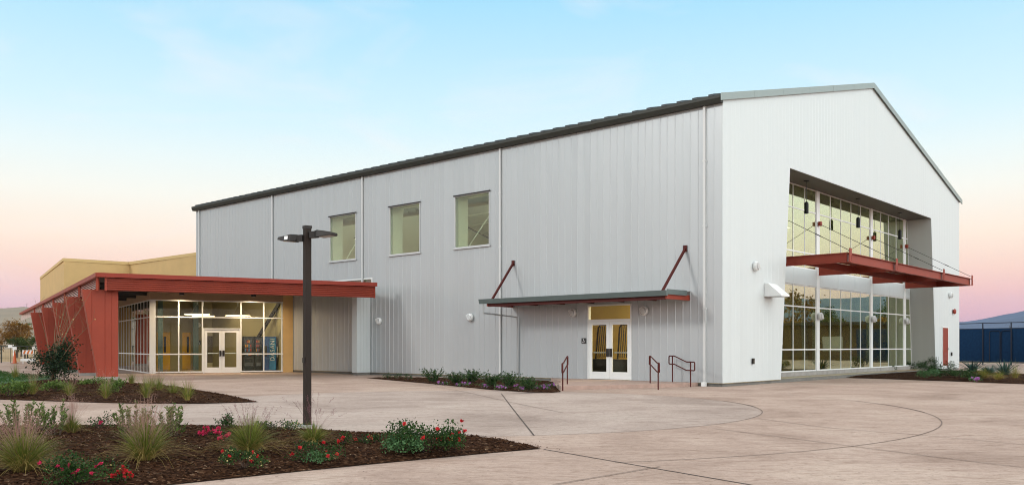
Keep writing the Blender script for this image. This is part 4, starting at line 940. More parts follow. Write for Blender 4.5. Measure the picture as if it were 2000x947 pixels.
# low fence, signs, cone and barricade far left
m_lf = pmat('grey_green_fence', (.05, .06, .05), .6, .3)
f0 = gp(-60, 708.5); f1 = gp(72, 708.0); fd = (f1 - f0).normalized(); FL = (f1 - f0).length
t = thing('chain_link_fence', 'low dark chain link fence in front of the dry field', 'fence', f0, math.atan2(fd.y, fd.x))
MB().tube([(0, 0, 1.36), (FL, 0, 1.36)], .03, 6).build('rail', m_lf, t)
x = .4
while x < FL: MB().tube([(x, 0, 0), (x, 0, 1.4)], .05, 8).build('post', m_lf, t); x += 1.95
mesh = MB(); k = 0
while k * .22 < FL: mesh.tube([(k * .22, 0, .1), (k * .22, 0, 1.33)], .004, 3); k += 1
for z in (.1, .35, .6, .85, 1.1): mesh.tube([(0, 0, z), (FL, 0, z)], .004, 3)
mesh.build('wire_mesh', m_lf, t)
for px, py, lab in ((20, 676, 'white notice plate at the fence gate post, left one'), (28.5, 680, 'white notice plate beside the gate, slightly lower one'), (67, 679, 'white notice plate on the fence next to the red fins')):
    Y = f0.y - .25; s = thing('notice_sign', lab, 'sign', ((px - 1000) / FOC * Y, Y, 0), 0, 'notice plates at the low fence'); z = EYE - (py - HZ) / FOC * Y
    MB().box(-.17, .17, -.012, .012, z - .12, z + .12).build('plate', m_white, s); MB().tube([(0, .035, 0), (0, .035, z + .1)], .02, 6).build('post', m_lf, s)
c = gp(37, 709); t = thing('traffic_cone', 'orange traffic cone standing by the far fence', 'cone', (c.x, c.y - .6, 0))
MB().lathe([(.16, .03), (.15, .05), (.03, .95), (.0, .96)], 16).build('body', pmat('cone_orange', (.55, .10, .02), .5), t, smooth=True); MB().box(-.2, .2, -.2, .2, 0, .03).build('base', pmat('cone_base', (.35, .07, .02), .6), t)
c = gp(69, 709.5); t = thing('barricade', 'white and orange striped barricade beside the red fins', 'barricade', (c.x, c.y - 1.0, 0))
bb = MB().box(-.45, .45, -.02, .02, .75, 1.05).build('board', m_white, t)
st = MB()
for k in range(3): st.add([(-.42 + .3 * k, -.024, .76), (-.27 + .3 * k, -.024, .76), (-.15 + .3 * k, -.024, 1.04), (-.3 + .3 * k, -.024, 1.04)], [(0, 1, 2, 3)])
st.build('stripe', pmat('stripe_orange', (.6, .16, .02), .5), bb, fix=False)
MB().beam((-.4, 0, .0), (-.4, 0, 1.1), .05, .05).build('leg', m_white, t); MB().beam((.4, 0, .0), (.4, 0, 1.1), .05, .05).build('leg', m_white, t)
MB().box(-.6, .6, -.02, .02, .2, .4).build('lower_board', m_white, t)
c = Vector(((26 - 1000) / FOC * 120, 120, 0)); t = thing('street_lamp', 'far pale street lamp with a short arm before the autumn trees', 'street lamp', c)
MB().tube([(0, 0, 0), (0, 0, 3.9), (.25, 0, 4.15), (.5, 0, 4.2)], .06, 6).build('pole', m_white, t); MB().box(.5, .9, -.12, .12, 4.12, 4.24).build('lamp_head', m_white, t)
# ------------------------------------------------------------------ vegetation
def leaves(C, Ld, ln, wd, rg, up=.3, outv=None):
    """one folded leaf (4 verts) per centre"""
    n = len(C); d = rg.normal(size=(n, 3)); d[:, 2] += up
    if outv is not None: d += outv
    d /= np.linalg.norm(d, axis=1)[:, None]
    s = np.cross(d, rg.normal(size=(n, 3))); s /= np.linalg.norm(s, axis=1)[:, None]
    l = (ln * rg.uniform(.6, 1.3, n))[:, None]; w = (wd * rg.uniform(.6, 1.3, n))[:, None]
    nn = np.cross(d, s)
    V = np.stack([C, C + d * l * .5 + s * w + nn * w * .3, C + d * l, C + d * l * .5 - s * w + nn * w * .3], 1)
    return V.reshape(-1, 3), np.arange(4 * n).reshape(-1, 4)
def blades(n, rg, h, spread, width, droop, base_r=.08, segs=5, hmin=.5, lean0=0.0, tip=.15):
    a = rg.uniform(0, 2 * math.pi, n); hh = h * rg.uniform(hmin, 1.0, n); sp = spread * np.abs(rg.normal(.55, .45, n)) + lean0
    br = base_r * np.sqrt(rg.uniform(0, 1, n)); ab = a + rg.normal(0, .5, n)
    P = []; 
    for i in range(segs + 1):
        s = i / segs; r = sp * s ** 1.5; z = hh * (s - droop * s ** 3 * (sp / max(spread, .01)))
        P.append(np.c_[br * np.cos(ab) + r * np.cos(a), br * np.sin(ab) + r * np.sin(a), z])
    tw = a + math.pi / 2 + rg.normal(0, .6, n); sd = np.c_[np.cos(tw), np.sin(tw), np.zeros(n)]
    V = np.empty((n, segs + 1, 2, 3))
    for i in range(segs + 1):
        w = width * (1 - (1 - tip) * (i / segs) ** 1.5); V[:, i, 0] = P[i] - sd * w; V[:, i, 1] = P[i] + sd * w
    base = (np.arange(n) * (segs + 1) * 2)[:, None]
    F = np.concatenate([base + np.array([[2 * i, 2 * i + 1, 2 * i + 3, 2 * i + 2]]) for i in range(segs)], 1).reshape(-1, 4)
    return V.reshape(-1, 3), F, P
m_gr = leafmat('grass_blade', (.085, .125, .020), (.27, .29, .070), .5, .35)
m_gry = leafmat('straw_blade', (.28, .20, .06), (.50, .38, .13), .6, .3)
m_plume = leafmat('muhly_plume', (.30, .15, .12), (.52, .34, .28), .8, .4)
m_plumed = leafmat('dark_plume', (.12, .045, .06), (.28, .14, .15), .8, .3)
m_rose = leafmat('rose_leaf', (.010, .034, .008), (.050, .10, .026), .4, .2)
m_rose2 = leafmat('grey_green_leaf', (.035, .095, .035), (.11, .21, .085), .4, .2)
m_up = leafmat('upright_shrub_leaf', (.040, .085, .016), (.17, .24, .06), .4, .3)
m_rosem = leafmat('dark_needle_leaf', (.014, .040, .012), (.055, .105, .032), .5, .2)
m_fl = leafmat('red_petal', (.40, .014, .018), (.72, .05, .06), .5, .25)
m_flp = leafmat('pink_red_petal', (.45, .015, .06), (.72, .06, .16), .5, .25)
m_flv = leafmat('violet_petal', (.32, .10, .38), (.55, .25, .55), .5, .25)
m_stem = pmat('brown_stem', (.07, .045, .03), .8)
m_agave = leafmat('blue_green_blade', (.035, .085, .075), (.09, .16, .13), .45, .1)
m_cl = leafmat('cream_bud', (.40, .30, .10), (.62, .52, .24), .6, .2)
def stems(n, rg, h, r):
    mb = MB()
    for i in range(n):
        a = rg.uniform(0, 6.283); rr = r * rg.uniform(.3, .9); hh = h * rg.uniform(.6, .95)
        mb.tube([(0.02 * math.cos(a), .02 * math.sin(a), 0), (rr * .5 * math.cos(a), rr * .5 * math.sin(a), hh * .55), (rr * math.cos(a), rr * math.sin(a), hh)], [.006, .004, .002], 4, caps=False)
    return mb
BM = {1: (b1, .075, .25), 2: (b2, .14, .10), 3: ([(p[0], p[1]) for p in bed3], .09, .25), 4: ([(p[0], p[1]) for p in bed4], .14, .08)}
def place(bed, px, py):
    p = gp(px, py); poly, top, sl = BM[bed]
    if inside((p.x, p.y), poly): p = gp(px, py, bed_z(poly, p.x, p.y, top, sl) - .01)
    return p
def muhly(bed, px, py, h, w, label, seed, plume=1.0, nb=900, straw=150, dark=False, plume_h=1.35, group='clumps of ornamental grass'):
    rg = np.random.default_rng(seed); p = place(bed, px, py); t = thing('ornamental_grass', label, 'grass clump', p, 0, group)
    V, F, _ = blades(int(nb * .6), rg, h * 1.12, w * 1.35, .0042, .35, base_r=w * .2, hmin=.35); np_obj('blades', V, F, m_gr, t)
    if straw:
        V, F, _ = blades(int(straw * 1.7), rg, h * .85, w * 1.9, .0034, .75, base_r=w * .25, hmin=.35); np_obj('straw', V, F, m_gry, t)
    if plume:
        n = int((120 if not dark else 70) * plume); V, F, P = blades(n, rg, h * plume_h, w * 1.35, .0013, .12, base_r=w * .2, hmin=.6, tip=.6); np_obj('stalks', V, F, m_plumed if dark else m_plume, t)
        P = np.stack(P, 1)  # n, segs+1, 3
        k = 20 if not dark else 26; s = rg.uniform(.66 if not dark else .82, 1.0, (n, k)) * 5; i0 = np.clip(s.astype(int), 0, 4); fr = (s - i0)[..., None]
        idx = np.arange(n)[:, None]; Q = P[idx, i0] * (1 - fr) + P[idx, i0 + 1] * fr
        spread = (.030 if not dark else .009) * (h / .6)
        Q = Q + rg.normal(0, spread, Q.shape); Q = Q.reshape(-1, 3)
        V, F = leaves(Q, None, .022 if not dark else .020, .0014, rg, .8); np_obj('plume', V, F, m_plumed if dark else m_plume, t)
    return t
def flower(t, pts, mat, rg, size=.028, nm='flower'):
    for p in pts:
        n = 26; C = np.repeat(np.array([p]), n, 0) + rg.normal(0, size * .25, (n, 3)); d = rg.normal(size=(n, 3)); d[:, 2] = np.abs(d[:, 2]) + .2
        V, F = leaves(C, None, size, size * .42, rg, .6, d * .6); np_obj(nm, V, F, mat, t)
def bush(name, bed, px, py, rx, ry, h, label, cat_, seed, mat, n=900, leaf=.03, lw=.010, flowers=0, fmat=None, fsize=.03, group=None, buds=0, lumps=9, second=None, low=.15):
    rg = np.random.default_rng(seed); p = place(bed, px, py); t = thing(name, label, cat_, p, 0, group)
    L0 = np.c_[rg.uniform(-1, 1, lumps) * rx * .75, rg.uniform(-1, 1, lumps) * ry * .75, rg.uniform(.25, .95, lumps) * h]
    r2 = (L0[:, 0] / rx) ** 2 + (L0[:, 1] / ry) ** 2; L0[:, 2] *= np.clip(1.1 - .6 * r2, .3, 1)
    which = rg.integers(0, lumps, n); C = L0[which] + np.clip(rg.normal(0, 1, (n, 3)), -1.7, 1.7) * np.array([rx * .22, ry * .22, h * .14]); C[:, 2] = np.clip(C[:, 2], low * h * rg.uniform(0, 1, n), None)
    V, F = leaves(C, None, leaf, lw, rg, .35); o = np_obj('foliage', V, F, mat, t)
    if second:
        C2 = C[: n // 3].copy(); C2[:, 0] *= .5; C2[:, 0] += second[1]; C2[:, 1] -= ry * .5; C2[:, 2] *= .55; V, F = leaves(C2, None, leaf * .8, lw * 1.2, rg, .3); np_obj('pale_foliage', V, F, second[0], t)
    stems(10, rg, h * .8, rx * .7).build('stems', m_stem, t, fix=False)
    if flowers:
        fi = rg.integers(0, n, flowers); P = C[fi].copy(); P[:, 1] -= ry * .2; P[:, 2] = np.maximum(P[:, 2], h * .35) * 1.03; flower(t, P, fmat or m_fl, rg, fsize)
    if buds:
        P = C[rg.integers(0, n, buds)]; V, F = leaves(P, None, .022, .008, rg, .5); np_obj('yellow_leaves', V, F, m_cl, t)
    return t
def upright(bed, px, py, w, h, label, seed, ns=12, group='upright leafy shrubs'):
    rg = np.random.default_rng(seed); p = place(bed, px, py); t = thing('leafy_shrub', label, 'shrub', p, 0, group); mb = MB(); Cs = []; Os = []
    for i in range(ns):
        x = rg.uniform(-w, w); y = rg.uniform(-.2, .2); hh = h * rg.uniform(.62, 1.0) * (1 - .35 * (x / w) ** 2); bx, by = x * .45, y * .5
        mb.tube([(bx, by, 0), ((x + bx) / 2, (y + by) / 2, hh * .5), (x, y, hh)], [.006, .005, .002], 4, caps=False)
        k = int(60 * hh / .5); s = rg.uniform(.25, 1.0, k); c = np.c_[bx + (x - bx) * s, by + (y - by) * s, hh * s]; a = rg.uniform(0, 6.283, k)
        Cs.append(c); Os.append(np.c_[np.cos(a), np.sin(a), np.full(k, .9)] * 2.2)
    mb.build('stems', m_stem, t, fix=False); V, F = leaves(np.concatenate(Cs), None, .058, .011, rg, .3, np.concatenate(Os)); np_obj('foliage', V, F, m_up, t)
    return t
# foreground bed
muhly(1, 44, 921, .50, .30, 'big green and straw grass clump with pink plumes at the lower left edge', 1, 1.3, 1300, 260, plume_h=1.45)
muhly(1, 283, 900, .52, .30, 'pink plumed grass clump in the left middle of the foreground bed', 2, 1.4, 1000, 200, plume_h=1.5)
muhly(1, 487, 885, .46, .27, 'green grass clump with upright dark plumes left of the lamp post', 3, .55, 1200, 200, True, 1.5)
muhly(1, 612, 866, .30, .22, 'small grass clump with tall thin plumes at the lamp post foot', 4, .40, 650, 110, True, 2.4)
muhly(1, 140, 846, .34, .18, 'thin plumed grass between the upright shrubs at the path edge', 5, .7, 400, 60, False, 1.9)
upright(1, 35, 850, .36, .52, 'upright leafy shrub behind the lower left grass clump', 11, 18)
upright(1, 108, 850, .24, .50, 'upright leafy shrub beside the thin plumed grass', 12, 14)
upright(1, 258, 856, .32, .56, 'upright leafy shrub behind the pink plumed grass', 13, 17)
upright(1, 335, 853, .25, .46, 'upright leafy shrub nearest the hot pink flowers', 14, 14)
bush('dark_shrub', 1, 195, 838, .22, .15, .26, 'low dark twiggy shrub on the bed edge by the path', 'shrub', 21, m_rose, 260, .035, .010, 2, m_flp)
bush('flower_clump', 1, 412, 851, .17, .12, .13, 'hot pink flower clump lying in front of the path', 'flowers', 22, m_rose, 160, .03, .01, 26, m_flp, .026, 'pink flower clumps')
bush('flower_clump', 1, 443, 861, .09, .08, .11, 'smaller pink flower clump at the foot of the plumed grass', 'flowers', 23, m_rose, 60, .03, .01, 9, m_flp, .026, 'pink flower clumps')
bush('dark_shrub', 1, 442, 839, .16, .12, .26, 'dark leafy shrub peeking behind the dark plumed grass', 'shrub', 24, m_rose, 380, .035, .011)
bush('dark_shrub', 1, 535, 842, .30, .14, .20, 'low spreading dark shrub on the bed edge left of the lamp post', 'shrub', 25, m_rose, 520, .03, .010, buds=20)
bush('yellowing_shrub', 1, 572, 843, .20, .12, .15, 'low yellowing shrub just left of the lamp post', 'shrub', 26, m_rose2, 160, .03, .01, buds=110)
bush('rose_bush', 1, 478, 912, .24, .15, .19, 'small rose bush with a row of red flowers under the dark plumed grass', 'rose bush', 31, m_rose, 650, .026, .009, 5, m_fl, .021, 'red flowering rose bushes', 45)
bush('rose_bush', 1, 612, 899, .33, .20, .19, 'low spreading rose bush with scattered red flowers below the lamp post', 'rose bush', 32, m_rose, 900, .026, .009, 6, m_fl, .024, 'red flowering rose bushes', 20, second=(m_rose2, .05))
bush('rose_bush', 1, 671, 868, .14, .10, .15, 'tiny rose bush with two red flowers right of the lamp post', 'rose bush', 33, m_rose, 260, .026, .009, 3, m_fl, .024, 'red flowering rose bushes', 12)
bush('rose_bush', 1, 716, 866, .20, .12, .14, 'small rose bush with red flowers between the tiny one and the large one', 'rose bush', 34, m_rose, 330, .026, .009, 3, m_fl, .023, 'red flowering rose bushes', 12)
bush('rose_bush', 1, 832, 878, .46, .30, .40, 'largest rose bush, dark glossy leaves and red flowers, at the right end of the bed', 'rose bush', 35, m_rose, 3000, .034, .011, 15, m_fl, .026, 'red flowering rose bushes', 40, lumps=16, second=(m_rose2, -.24))
bush('rose_bush', 1, 148, 944, .36, .18, .27, 'rose bush with red and pink flowers at the lower left corner', 'rose bush', 36, m_rose, 1900, .026, .009, 14, m_flp, .021, 'red flowering rose bushes', 40, lumps=12)
bush('rose_bush', 1, 241, 938, .12, .10, .14, 'rose bush reduced to a ball of dense red blooms by the bottom edge', 'rose bush', 37, m_rose, 300, .024, .009, 20, m_fl, .020, 'red flowering rose bushes', 6)
for k, (px, py) in enumerate(((590, 905), (198, 840))): pass
# middle bed
def clump(px, py, rx, h, lab, seed, n=700): bush('green_clump', 2, px, py, rx, rx * .7, h, lab, 'shrub', seed, m_up, n, .07, .018, group='low green shrubs of the middle bed')
clump(18, 771, .55, .36, 'broad low green shrub at the left end of the middle bed', 41, 1100); clump(107, 763, .36, .26, 'low green shrub below the twiggy tree', 42); clump(222, 766, .40, .34, 'round green shrub right of the twiggy tree, before the red fins', 43)
clump(178, 751, .4, .24, 'low green shrub at the footing of the front red fin', 44, 450); clump(208, 762, .25, .22, 'little green shrub left of the round green one', 45, 300)
def tuft(px, py, h, lab, seed, w=.22): muhly(2, px, py, h, w, lab, seed, .25, 260, 30, False, 1.6, 'thin grass tufts of the middle bed')
tuft(64, 769, .5, 'grass tuft beside the broad green shrub', 51); tuft(136, 772, .42, 'grass tuft below the low shrub under the tree', 52); tuft(207, 777, .5, 'blue green grass tuft in front of the round shrub', 53); tuft(257, 751, .5, 'grass tuft on the rear edge before the lobby corner', 54)
tuft(286, 776, .6, 'tall grass tuft near the middle of the bed', 55, .28); tuft(297, 758, .42, 'grass tuft behind the tall one', 56); tuft(311, 763, .55, 'grass tuft right of the tall one', 57); tuft(338, 769, .42, 'wide flat grass tuft facing the lobby doors', 58, .34); tuft(366, 781, .55, 'grass tuft nearest the pointed tip of the bed', 59)
tuft(30, 741, .7, 'thin grass tuft rising from the lawn edge', 60)
# twiggy tree in front of the fins
tp = place(2, 103, 749); rg = np.random.default_rng(77); t = thing('young_tree', 'young tree with dense dark lower leaves and long bare twigs before the red fins', 'tree', tp)
mb = MB(); Cs = []; tw = []
for k in range(13):
    a = rg.uniform(0, 6.283); r = rg.uniform(.5, 1.6); h = rg.uniform(1.7, 3.2); x, y = r * math.cos(a), r * math.sin(a) * .6
    if k == 0: x, h = 1.75, 2.2
    if k == 1: x, h = 1.1, 3.2
    if k == 2: x, h = -.2, 2.9
    pts = [(0, 0, 0), (x * .12, y * .12, h * .3), (x * .45, y * .45, h * .62), (x * .8, y * .8, h * .85), (x, y, h)]; mb.tube(pts, [.022, .014, .008, .005, .003], 5, caps=False)
    for j in range(4):
        s = rg.uniform(.4, .9); b = Vector(pts[2]).lerp(Vector(pts[4]), s); e = b + Vector((rg.uniform(-.4, .4), rg.uniform(-.3, .3), rg.uniform(.1, .45))); mb.tube([b, e], [.004, .002], 4, caps=False)
        tw.append([b.x, b.y, b.z])
    if k % 1 == 0: Cs.append(np.array([x * .35, y * .4, .55 + rg.uniform(-.3, .75)]))
mb.build('branches', pmat('twig', (.17, .115, .06), .8), t, fix=False)
Cs = np.array(Cs); which = rg.integers(0, len(Cs), 3300); C = Cs[which] + rg.normal(0, 1, (3300, 3)) * np.array([.19, .19, .16]); C[:, 2] = np.clip(C[:, 2], .15, None)
V, F = leaves(C, None, .085, .026, rg, .2); np_obj('foliage', V, F, leafmat('dark_tree_leaf', (.006, .016, .008), (.026, .045, .018), .4, .1), t)
C = np.array(tw)[rg.integers(0, len(tw), 14)] + rg.normal(0, .12, (14, 3)); V, F = leaves(C, None, .07, .02, rg, 0); np_obj('yellow_leaves', V, F, m_cl, t)
# bed along the side wall
for k, (px, py, h, w) in enumerate(((845, 748, .70, .44), (891, 750, .52, .44), (921, 747, .58, .40), (960, 755, .54, .40), (995, 756, .60, .42), (1036, 762, .50, .42))):
    lab = ['spiky dark shrub at the left end of the row under the grey wall', 'second spiky dark shrub from the left in the row under the grey wall', 'third spiky shrub from the left under the grey wall', 'spiky shrub in the wall bed beside the downspout base, left side', 'spiky shrub in the wall bed right of the downspout base', 'spiky dark shrub at the right end of the row, near the handrail'][k]
    rg = np.random.default_rng(100 + k); t = thing('spiky_shrub', lab, 'shrub', place(3, px, py), 0, 'spiky shrubs under the grey wall'); h *= .82
    V, F, P = blades(46, rg, h, w, .006, .05, .1, 5, .5); np_obj('stems', V, F, m_stem, t)
    P = np.stack(P, 1); n = 46; s = rg.uniform(.15, 1, (n, 34)) * 5; i0 = np.clip(s.astype(int), 0, 4); fr = (s - i0)[..., None]; Q = (P[np.arange(n)[:, None], i0] * (1 - fr) + P[np.arange(n)[:, None], i0 + 1] * fr).reshape(-1, 3)
    V, F = leaves(Q, None, .065, .010, rg, .9); np_obj('foliage', V, F, m_rosem, t)
for k, (px, py, lab) in enumerate(((757, 739, 'withered small plant at the narrow tip of the wall bed'), (776, 739.5, 'small dark plant second from the bed tip'), (797, 741, 'tiny plant third from the bed tip'))):
    bush('small_plant', 3, px, py, .22, .15, .22, lab, 'plant', 120 + k, m_rosem, 120, .05, .012, group='small plants at the bed tip')
for k, (px, py, lab) in enumerate(((868, 752, 'violet ground flowers between the first two spiky shrubs'), (905, 754, 'violet ground flowers between the second and third spiky shrub'), (940, 757, 'violet ground flowers left of the downspout base'), (975, 760, 'violet ground flowers at the front edge of the wall bed'), (1016, 762, 'violet ground flowers before the last spiky shrub'), (1057, 760, 'pink violet ground flowers right of the last spiky shrub'), (1080, 757, 'pale violet flowers at the bed end by the handrail'))):
    bush('ground_flowers', 3, px, py, .26, .16, .14, lab, 'flowers', 130 + k, m_rose2, 160, .04, .012, 8, m_flv, .035, 'violet ground flowers')
# bed in front of the gable glazing
rb = [(1735, 727, .65, .55, 'dark green shrub at the left of the bed below the glazing'), (1757, 724, .75, .6, 'tall dark shrub next to the left one below the glazing'), (1776, 725, .85, .5, 'dark shrub in front of the far column'), (1804, 731, 1.0, .55, 'tallest dark shrub before the far jamb'), (1818, 726, 1.15, .5, 'upright dark shrub in the jamb corner'),
      (1812, 737, .55, .7, 'grey green low shrub in front of the tallest one'), (1845, 731, .9, .7, 'wide dark shrub in front of the red side door'), (1866, 735, .6, .8, 'low green shrub right of the side door'), (1885, 738, .5, .7, 'low green mound beside the yellow grass')]
for k, (px, py, h, w, lab) in enumerate(rb):
    bush('dark_shrub' if k != 5 else 'grey_green_shrub', 4, px, py, w * .8, w * .6, h * .58, lab, 'shrub', 150 + k, m_rosem if k != 5 else m_rose2, 700, .075, .016, group='shrubs in the bed below the glazing')
for k, (px, py, h, w, lab) in enumerate(((1899, 727, .75, .8, 'large blue green spiky plant at the path edge'), (1931, 730, .5, .6, 'smaller blue green spiky plant right of the large one'), (1962, 733, .75, .7, 'blue green spiky plant nearest the right edge'))):
    rg = np.random.default_rng(170 + k); t = thing('agave_plant', lab, 'plant', place(4, px, py), 0, 'blue green spiky plants'); V, F, _ = blades(60, rg, h, w, .035, .1, .1, 4, .5, 0, .05); np_obj('blades', V, F, m_agave, t)
muhly(4, 1921, 738, .5, .4, 'yellow green grass clump in the right bed', 181, 0, 260, 160); muhly(4, 1950, 741, .42, .35, 'second yellow grass clump nearer the right edge', 182, 0, 200, 140); muhly(4, 1982, 738, .75, .4, 'thin tall grass at the right edge', 183, 0, 130, 60)
bush('ground_flowers', 4, 1904, 744, .3, .2, .16, 'violet flowers at the front edge of the right bed', 'flowers', 190, m_rose2, 120, .06, .018, 9, m_flv, .05, 'violet ground flowers')
# grass blades of the lawn
lw = [(p[0], p[1]) for p in lawn]; Pn = []
rg = np.random.default_rng(5)
while len(Pn) < 14000:
    x = rg.uniform(-34, -16.5); y = rg.uniform(27, 46)
    if inside((x, y), lw): Pn.append((x, y, .06))
C = np.array(Pn); V, F = leaves(C, None, .10, .012, rg, 2.5); o = np_obj('lawn_grass', V, F, leafmat('lawn_blade', (.02, .06, .014), (.06, .12, .03), .6, .2), None); o['kind'] = 'stuff'

# ------------------------------------------------------------------ far trees
m_aut = leafmat('autumn_leaf', (.10, .045, .012), (.32, .17, .045), .7, .25, .4); m_grn = leafmat('tree_leaf', (.018, .04, .012), (.08, .10, .03), .6, .2, .4); m_bark = pmat('bark', (.09, .065, .045), .9, var=.3)
def tree(x, y, h, w, mat, label, seed, n=2600, group=None, name='tree', leaf=.30):
    rg = np.random.default_rng(seed); t = thing(name, label, 'tree', (x, y, -.05), 0, group); mb = MB(); cl = []
    mb.tube([(0, 0, 0), (.05 * h * .1, 0, h * .25), (0, .1, h * .5)], [h * .035, h * .026, h * .018], 8, caps=False)
    for k in range(11):
        a = rg.uniform(0, 6.283); r = w * rg.uniform(.3, .85); z = h * rg.uniform(.42, .92); r *= math.sqrt(max(.1, 1 - ((z / h - .55) / .5) ** 2)); e = (r * math.cos(a), r * math.sin(a), z)
        mb.tube([(0, 0, h * rg.uniform(.22, .5)), (e[0] * .5, e[1] * .5, z * .72), e], [h * .012, h * .008, h * .003], 5, caps=False); cl.append(e)
        for j in range(2): cl.append((e[0] + rg.normal(0, w * .22), e[1] + rg.normal(0, w * .22), e[2] + rg.normal(0, h * .07)))
    mb.build('trunk', m_bark, t, fix=False); cl = np.array(cl); wi = rg.integers(0, len(cl), n); C = cl[wi] + rg.normal(0, 1, (n, 3)) * np.array([w * .15, w * .15, h * .06])
    V, F = leaves(C, None, leaf, leaf * .36, rg, .1); np_obj('crown', V, F, mat, t); return t
tree(-62.6, 104, 4.3, 1.9, m_aut, 'autumn brown tree behind the low fence, left edge of the photo', 201, 5200, group='trees beyond the dry field', leaf=.16); tree(-60.3, 106, 4.7, 1.9, m_aut, 'taller autumn brown tree beside the far street lamp', 202, 5200, group='trees beyond the dry field', leaf=.16)
tree(-66, 108, 4.4, 2.0, m_aut, 'autumn tree cut by the left frame edge', 203, 3000, group='trees beyond the dry field', leaf=.2); tree(-55.4, 99, 2.7, 1.7, m_grn, 'low green bushy tree beneath the palm', 204, 3800, group='trees beyond the dry field', leaf=.15); tree(-54.2, 104, 2.6, 1.6, m_aut, 'brownish low tree next to the red canopy tip', 205, 2500, group='trees beyond the dry field', leaf=.15)
for k, (x, y, h) in enumerate(((-80, 108, 7), (-92, 118, 9), (-100, 132, 7.5), (-104, 112, 8), (-110, 96, 8), (-97, 104, 6))):
    tree(x, y, h, h * .5, m_aut if k % 2 else m_grn, 'tree of the far row left of the photo, mirrored in the lobby side glass', 210 + k, 1500, 'tree row left of the photo', leaf=.4)
# palm
rg = np.random.default_rng(9); t = thing('palm_tree', 'palm with arching fronds behind the autumn trees', 'palm tree', (-66.9, 119, -.05)); MB().tube([(0, 0, 0), (.1, 0, 2), (0, 0, 4.0)], [.3, .22, .2], 8).build('trunk', m_bark, t)
for k in range(16):
    a = k / 16 * 6.283 + rg.uniform(-.15, .15); el = rg.uniform(.1, 1.2); ln = 1.6; fr = MB(); prev = None; pts = []
    for s in np.linspace(0, 1, 8): pts.append(Vector((math.cos(a) * ln * s * math.cos(el * (1 - .3 * s)), math.sin(a) * ln * s * math.cos(el * .7), 4.0 + ln * (math.sin(el) * s - .55 * s * s))))
    sd = Vector((-math.sin(a), math.cos(a), 0)); vs = []
    for i, p in enumerate(pts): w_ = .30 * math.sin(math.pi * min(.97, .12 + i / 8)); vs += [p - sd * w_ + Vector((0, 0, -w_ * .6)), p, p + sd * w_ + Vector((0, 0, -w_ * .6))]
    for i in range(7): fr.f += [(3 * i, 3 * i + 1, 3 * i + 4, 3 * i + 3), (3 * i + 1, 3 * i + 2, 3 * i + 5, 3 * i + 4)]
    fr.v = [tuple(v) for v in vs]; fr.build('frond', m_grn, t, fix=False)
# trees to the right of the photo, seen only in the glass of the gable
for k, (x, y, h) in enumerate(((74, 56, 6.5), (80, 66, 8.0), (88, 76, 6), (78, 79, 5), (93, 92, 8.5), (106, 84, 7), (118, 103, 9), (70, 72, 4.5))):
    tree(x, y, h, h * .45, m_aut if k % 3 == 1 else m_grn, 'tree standing right of the photo, mirrored in the gable glass', 230 + k, 1400, 'trees mirrored in the gable glass', leaf=.38)
tree(51.3, 88, 4.0, 2.2, m_stem, 'bare brown tree behind the windscreen fence', 250, 160, leaf=.07)
t = thing('distant_building', 'long low brown building right of the photo, mirrored in the gable glass', 'building', (59, 58, 0), R(117.3)); MB().box(-40, 16, -7, 0, 0, 3.4).build('wall', pmat('far_wall', (.065, .045, .030), .85, 0, .2, var=.25, vscale=.5), t); MB().box(-40.5, 16.5, -7.5, .6, 3.4, 3.7).build('roof', m_dark, t)
for k in range(9):
    w_ = MB().box(-37 + k * 5.6, -35.2 + k * 5.6, .002, .05, .9 if k % 3 else .05, 2.3).build('window' if k % 3 else 'door', pmat('far_opening', (.25, .24, .20), .5) if k % 3 else m_teal, t)
# ------------------------------------------------------------------ hills
m_hill = pmat('dry_hill', (.23, .18, .12), .95, var=.35, vscale=.012, bump=.5, bscale=.05)
m_mtn = pmat('mountain', (.055, .075, .12), .95, var=.45, vscale=.004)  # blue of the distance haze is painted into this base colour
def hills(name, a0, a1, r0, r1, fE, mat, n=160, m=14, seed=0.0):
    mb = MB()
    for i in range(n + 1):
        a = R(a0 + (a1 - a0) * i / n)
        for j in range(m + 1):
            s = j / m; r = r0 + (r1 - r0) * s; hgt = fE(math.degrees(a)) * r1 * (math.sin(s * math.pi / 2) ** 1.3) * (1 + .16 * mnoise.fractal(Vector((r * math.sin(a) * 4 / r1, r * math.cos(a) * 4 / r1, seed)), .9, 2.1, 5) * (1 if j < m else .25))
            mb.v.append((r * math.sin(a), r * math.cos(a), hgt - 1.0 if j == 0 else hgt))
    for i in range(n):
        for j in range(m): b = i * (m + 1) + j; mb.f.append((b, b + 1, b + m + 2, b + m + 1))
    o = mb.build(name, mat, smooth=True, fix=False); o['kind'] = 'structure'; return o
def lerp_tab(tab): return lambda a: float(np.interp(a, [p[0] for p in tab], [p[1] for p in tab]))
hills('hills', -75, -22, 500, 1500, lerp_tab([(-75, .04), (-40, .034), (-32, .035), (-30.3, .0345), (-29.3, .036), (-28.8, .0345), (-27.6, .030), (-25, .022), (-22, .01)]), m_hill, seed=3)
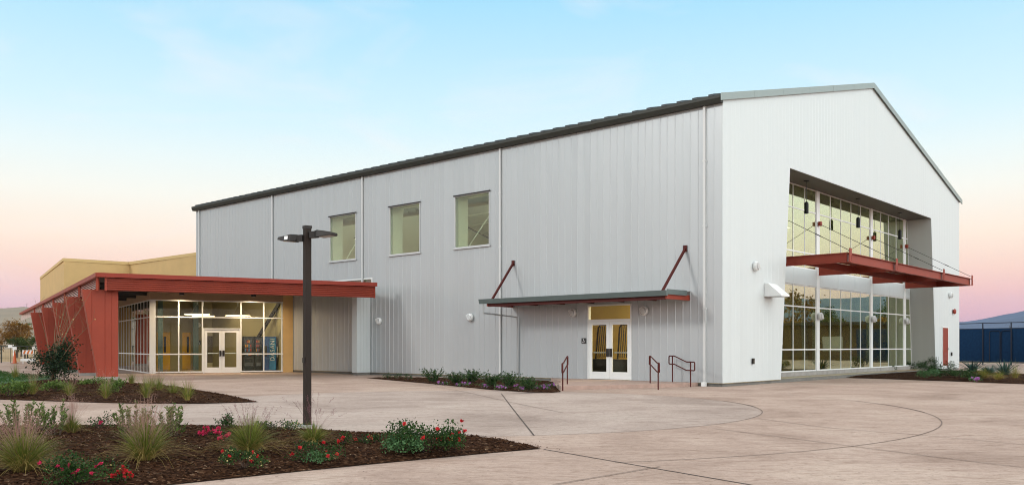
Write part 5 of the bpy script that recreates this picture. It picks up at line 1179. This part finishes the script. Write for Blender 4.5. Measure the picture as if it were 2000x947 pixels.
hills('mountains', 20, 100, 2500, 6000, lerp_tab([(20, .018), (27, .0235), (27.7, .0242), (28.8, .027), (29.3, .029), (30.0, .0305), (30.6, .033), (33, .036), (45, .045), (60, .052), (75, .05), (100, .03)]), m_mtn, seed=9)
hills('mountains', -36, -24, 3500, 5000, lerp_tab([(-36, .036), (-31, .0375), (-30.4, .0352), (-28, .0345), (-24, .03)]), m_mtn, seed=5)
rg = np.random.default_rng(40)
for k, (px, py, Y, h) in enumerate(((29.5, 613, 1250, 7), (15.5, 627, 1100, 6), (33, 627, 1050, 7), (50, 640, 900, 6), (4, 609, 1400, 6))):
    tree((px - 1000) / FOC * Y, Y, h, h * .8, m_grn, ['dark round oak just below the far hill ridge', 'oak on the hill slope above the street lamp', 'oak pair lower on the hill slope', 'oak on the slope beside the red canopy', 'dark oak on the ridge at the left edge'][k], 260 + k, 500, 'oaks on the dry hill', leaf=1.6).location.z = EYE + (HZ - py - 6) / FOC * Y - h * .55
for k, (px, py0, py1, Y) in enumerate(((15.5, 616, 599, 1200), (52.5, 606, 592, 1300))):
    t = thing('antenna_mast', ['thin antenna mast standing on the hill at the left', 'thin lattice mast on the hill behind the canopy tip'][k], 'mast', ((px - 1000) / FOC * Y, Y, EYE + (HZ - py0) / FOC * Y - 2), 0, 'masts on the hill'); hh = (py0 - py1) / FOC * Y + 2
    MB().tube([(0, 0, 0), (0, 0, hh)], [.35, .2], 6).build('mast', m_dark, t); MB().beam((-.8, 0, hh * .9), (.8, 0, hh * .9), .2, .2).build('crossarm', m_dark, t)

# ------------------------------------------------------------------ air
hz = MB().box(-7500, 7500, -2500, 7500, -3, 420).build('haze', None); hz['kind'] = 'stuff'
hm = bpy.data.materials.new('haze'); hm.use_nodes = True; ht = hm.node_tree; ht.nodes.clear()
pv = N(ht, 'ShaderNodeVolumePrincipled'); pv.inputs['Color'].default_value = (.36, .58, 1.0, 1); pv.inputs['Density'].default_value = 4.5e-5; pv.inputs['Anisotropy'].default_value = .2
ho = N(ht, 'ShaderNodeOutputMaterial'); L(ht, pv.outputs[0], ho.inputs['Volume']); hz.data.materials.append(hm)
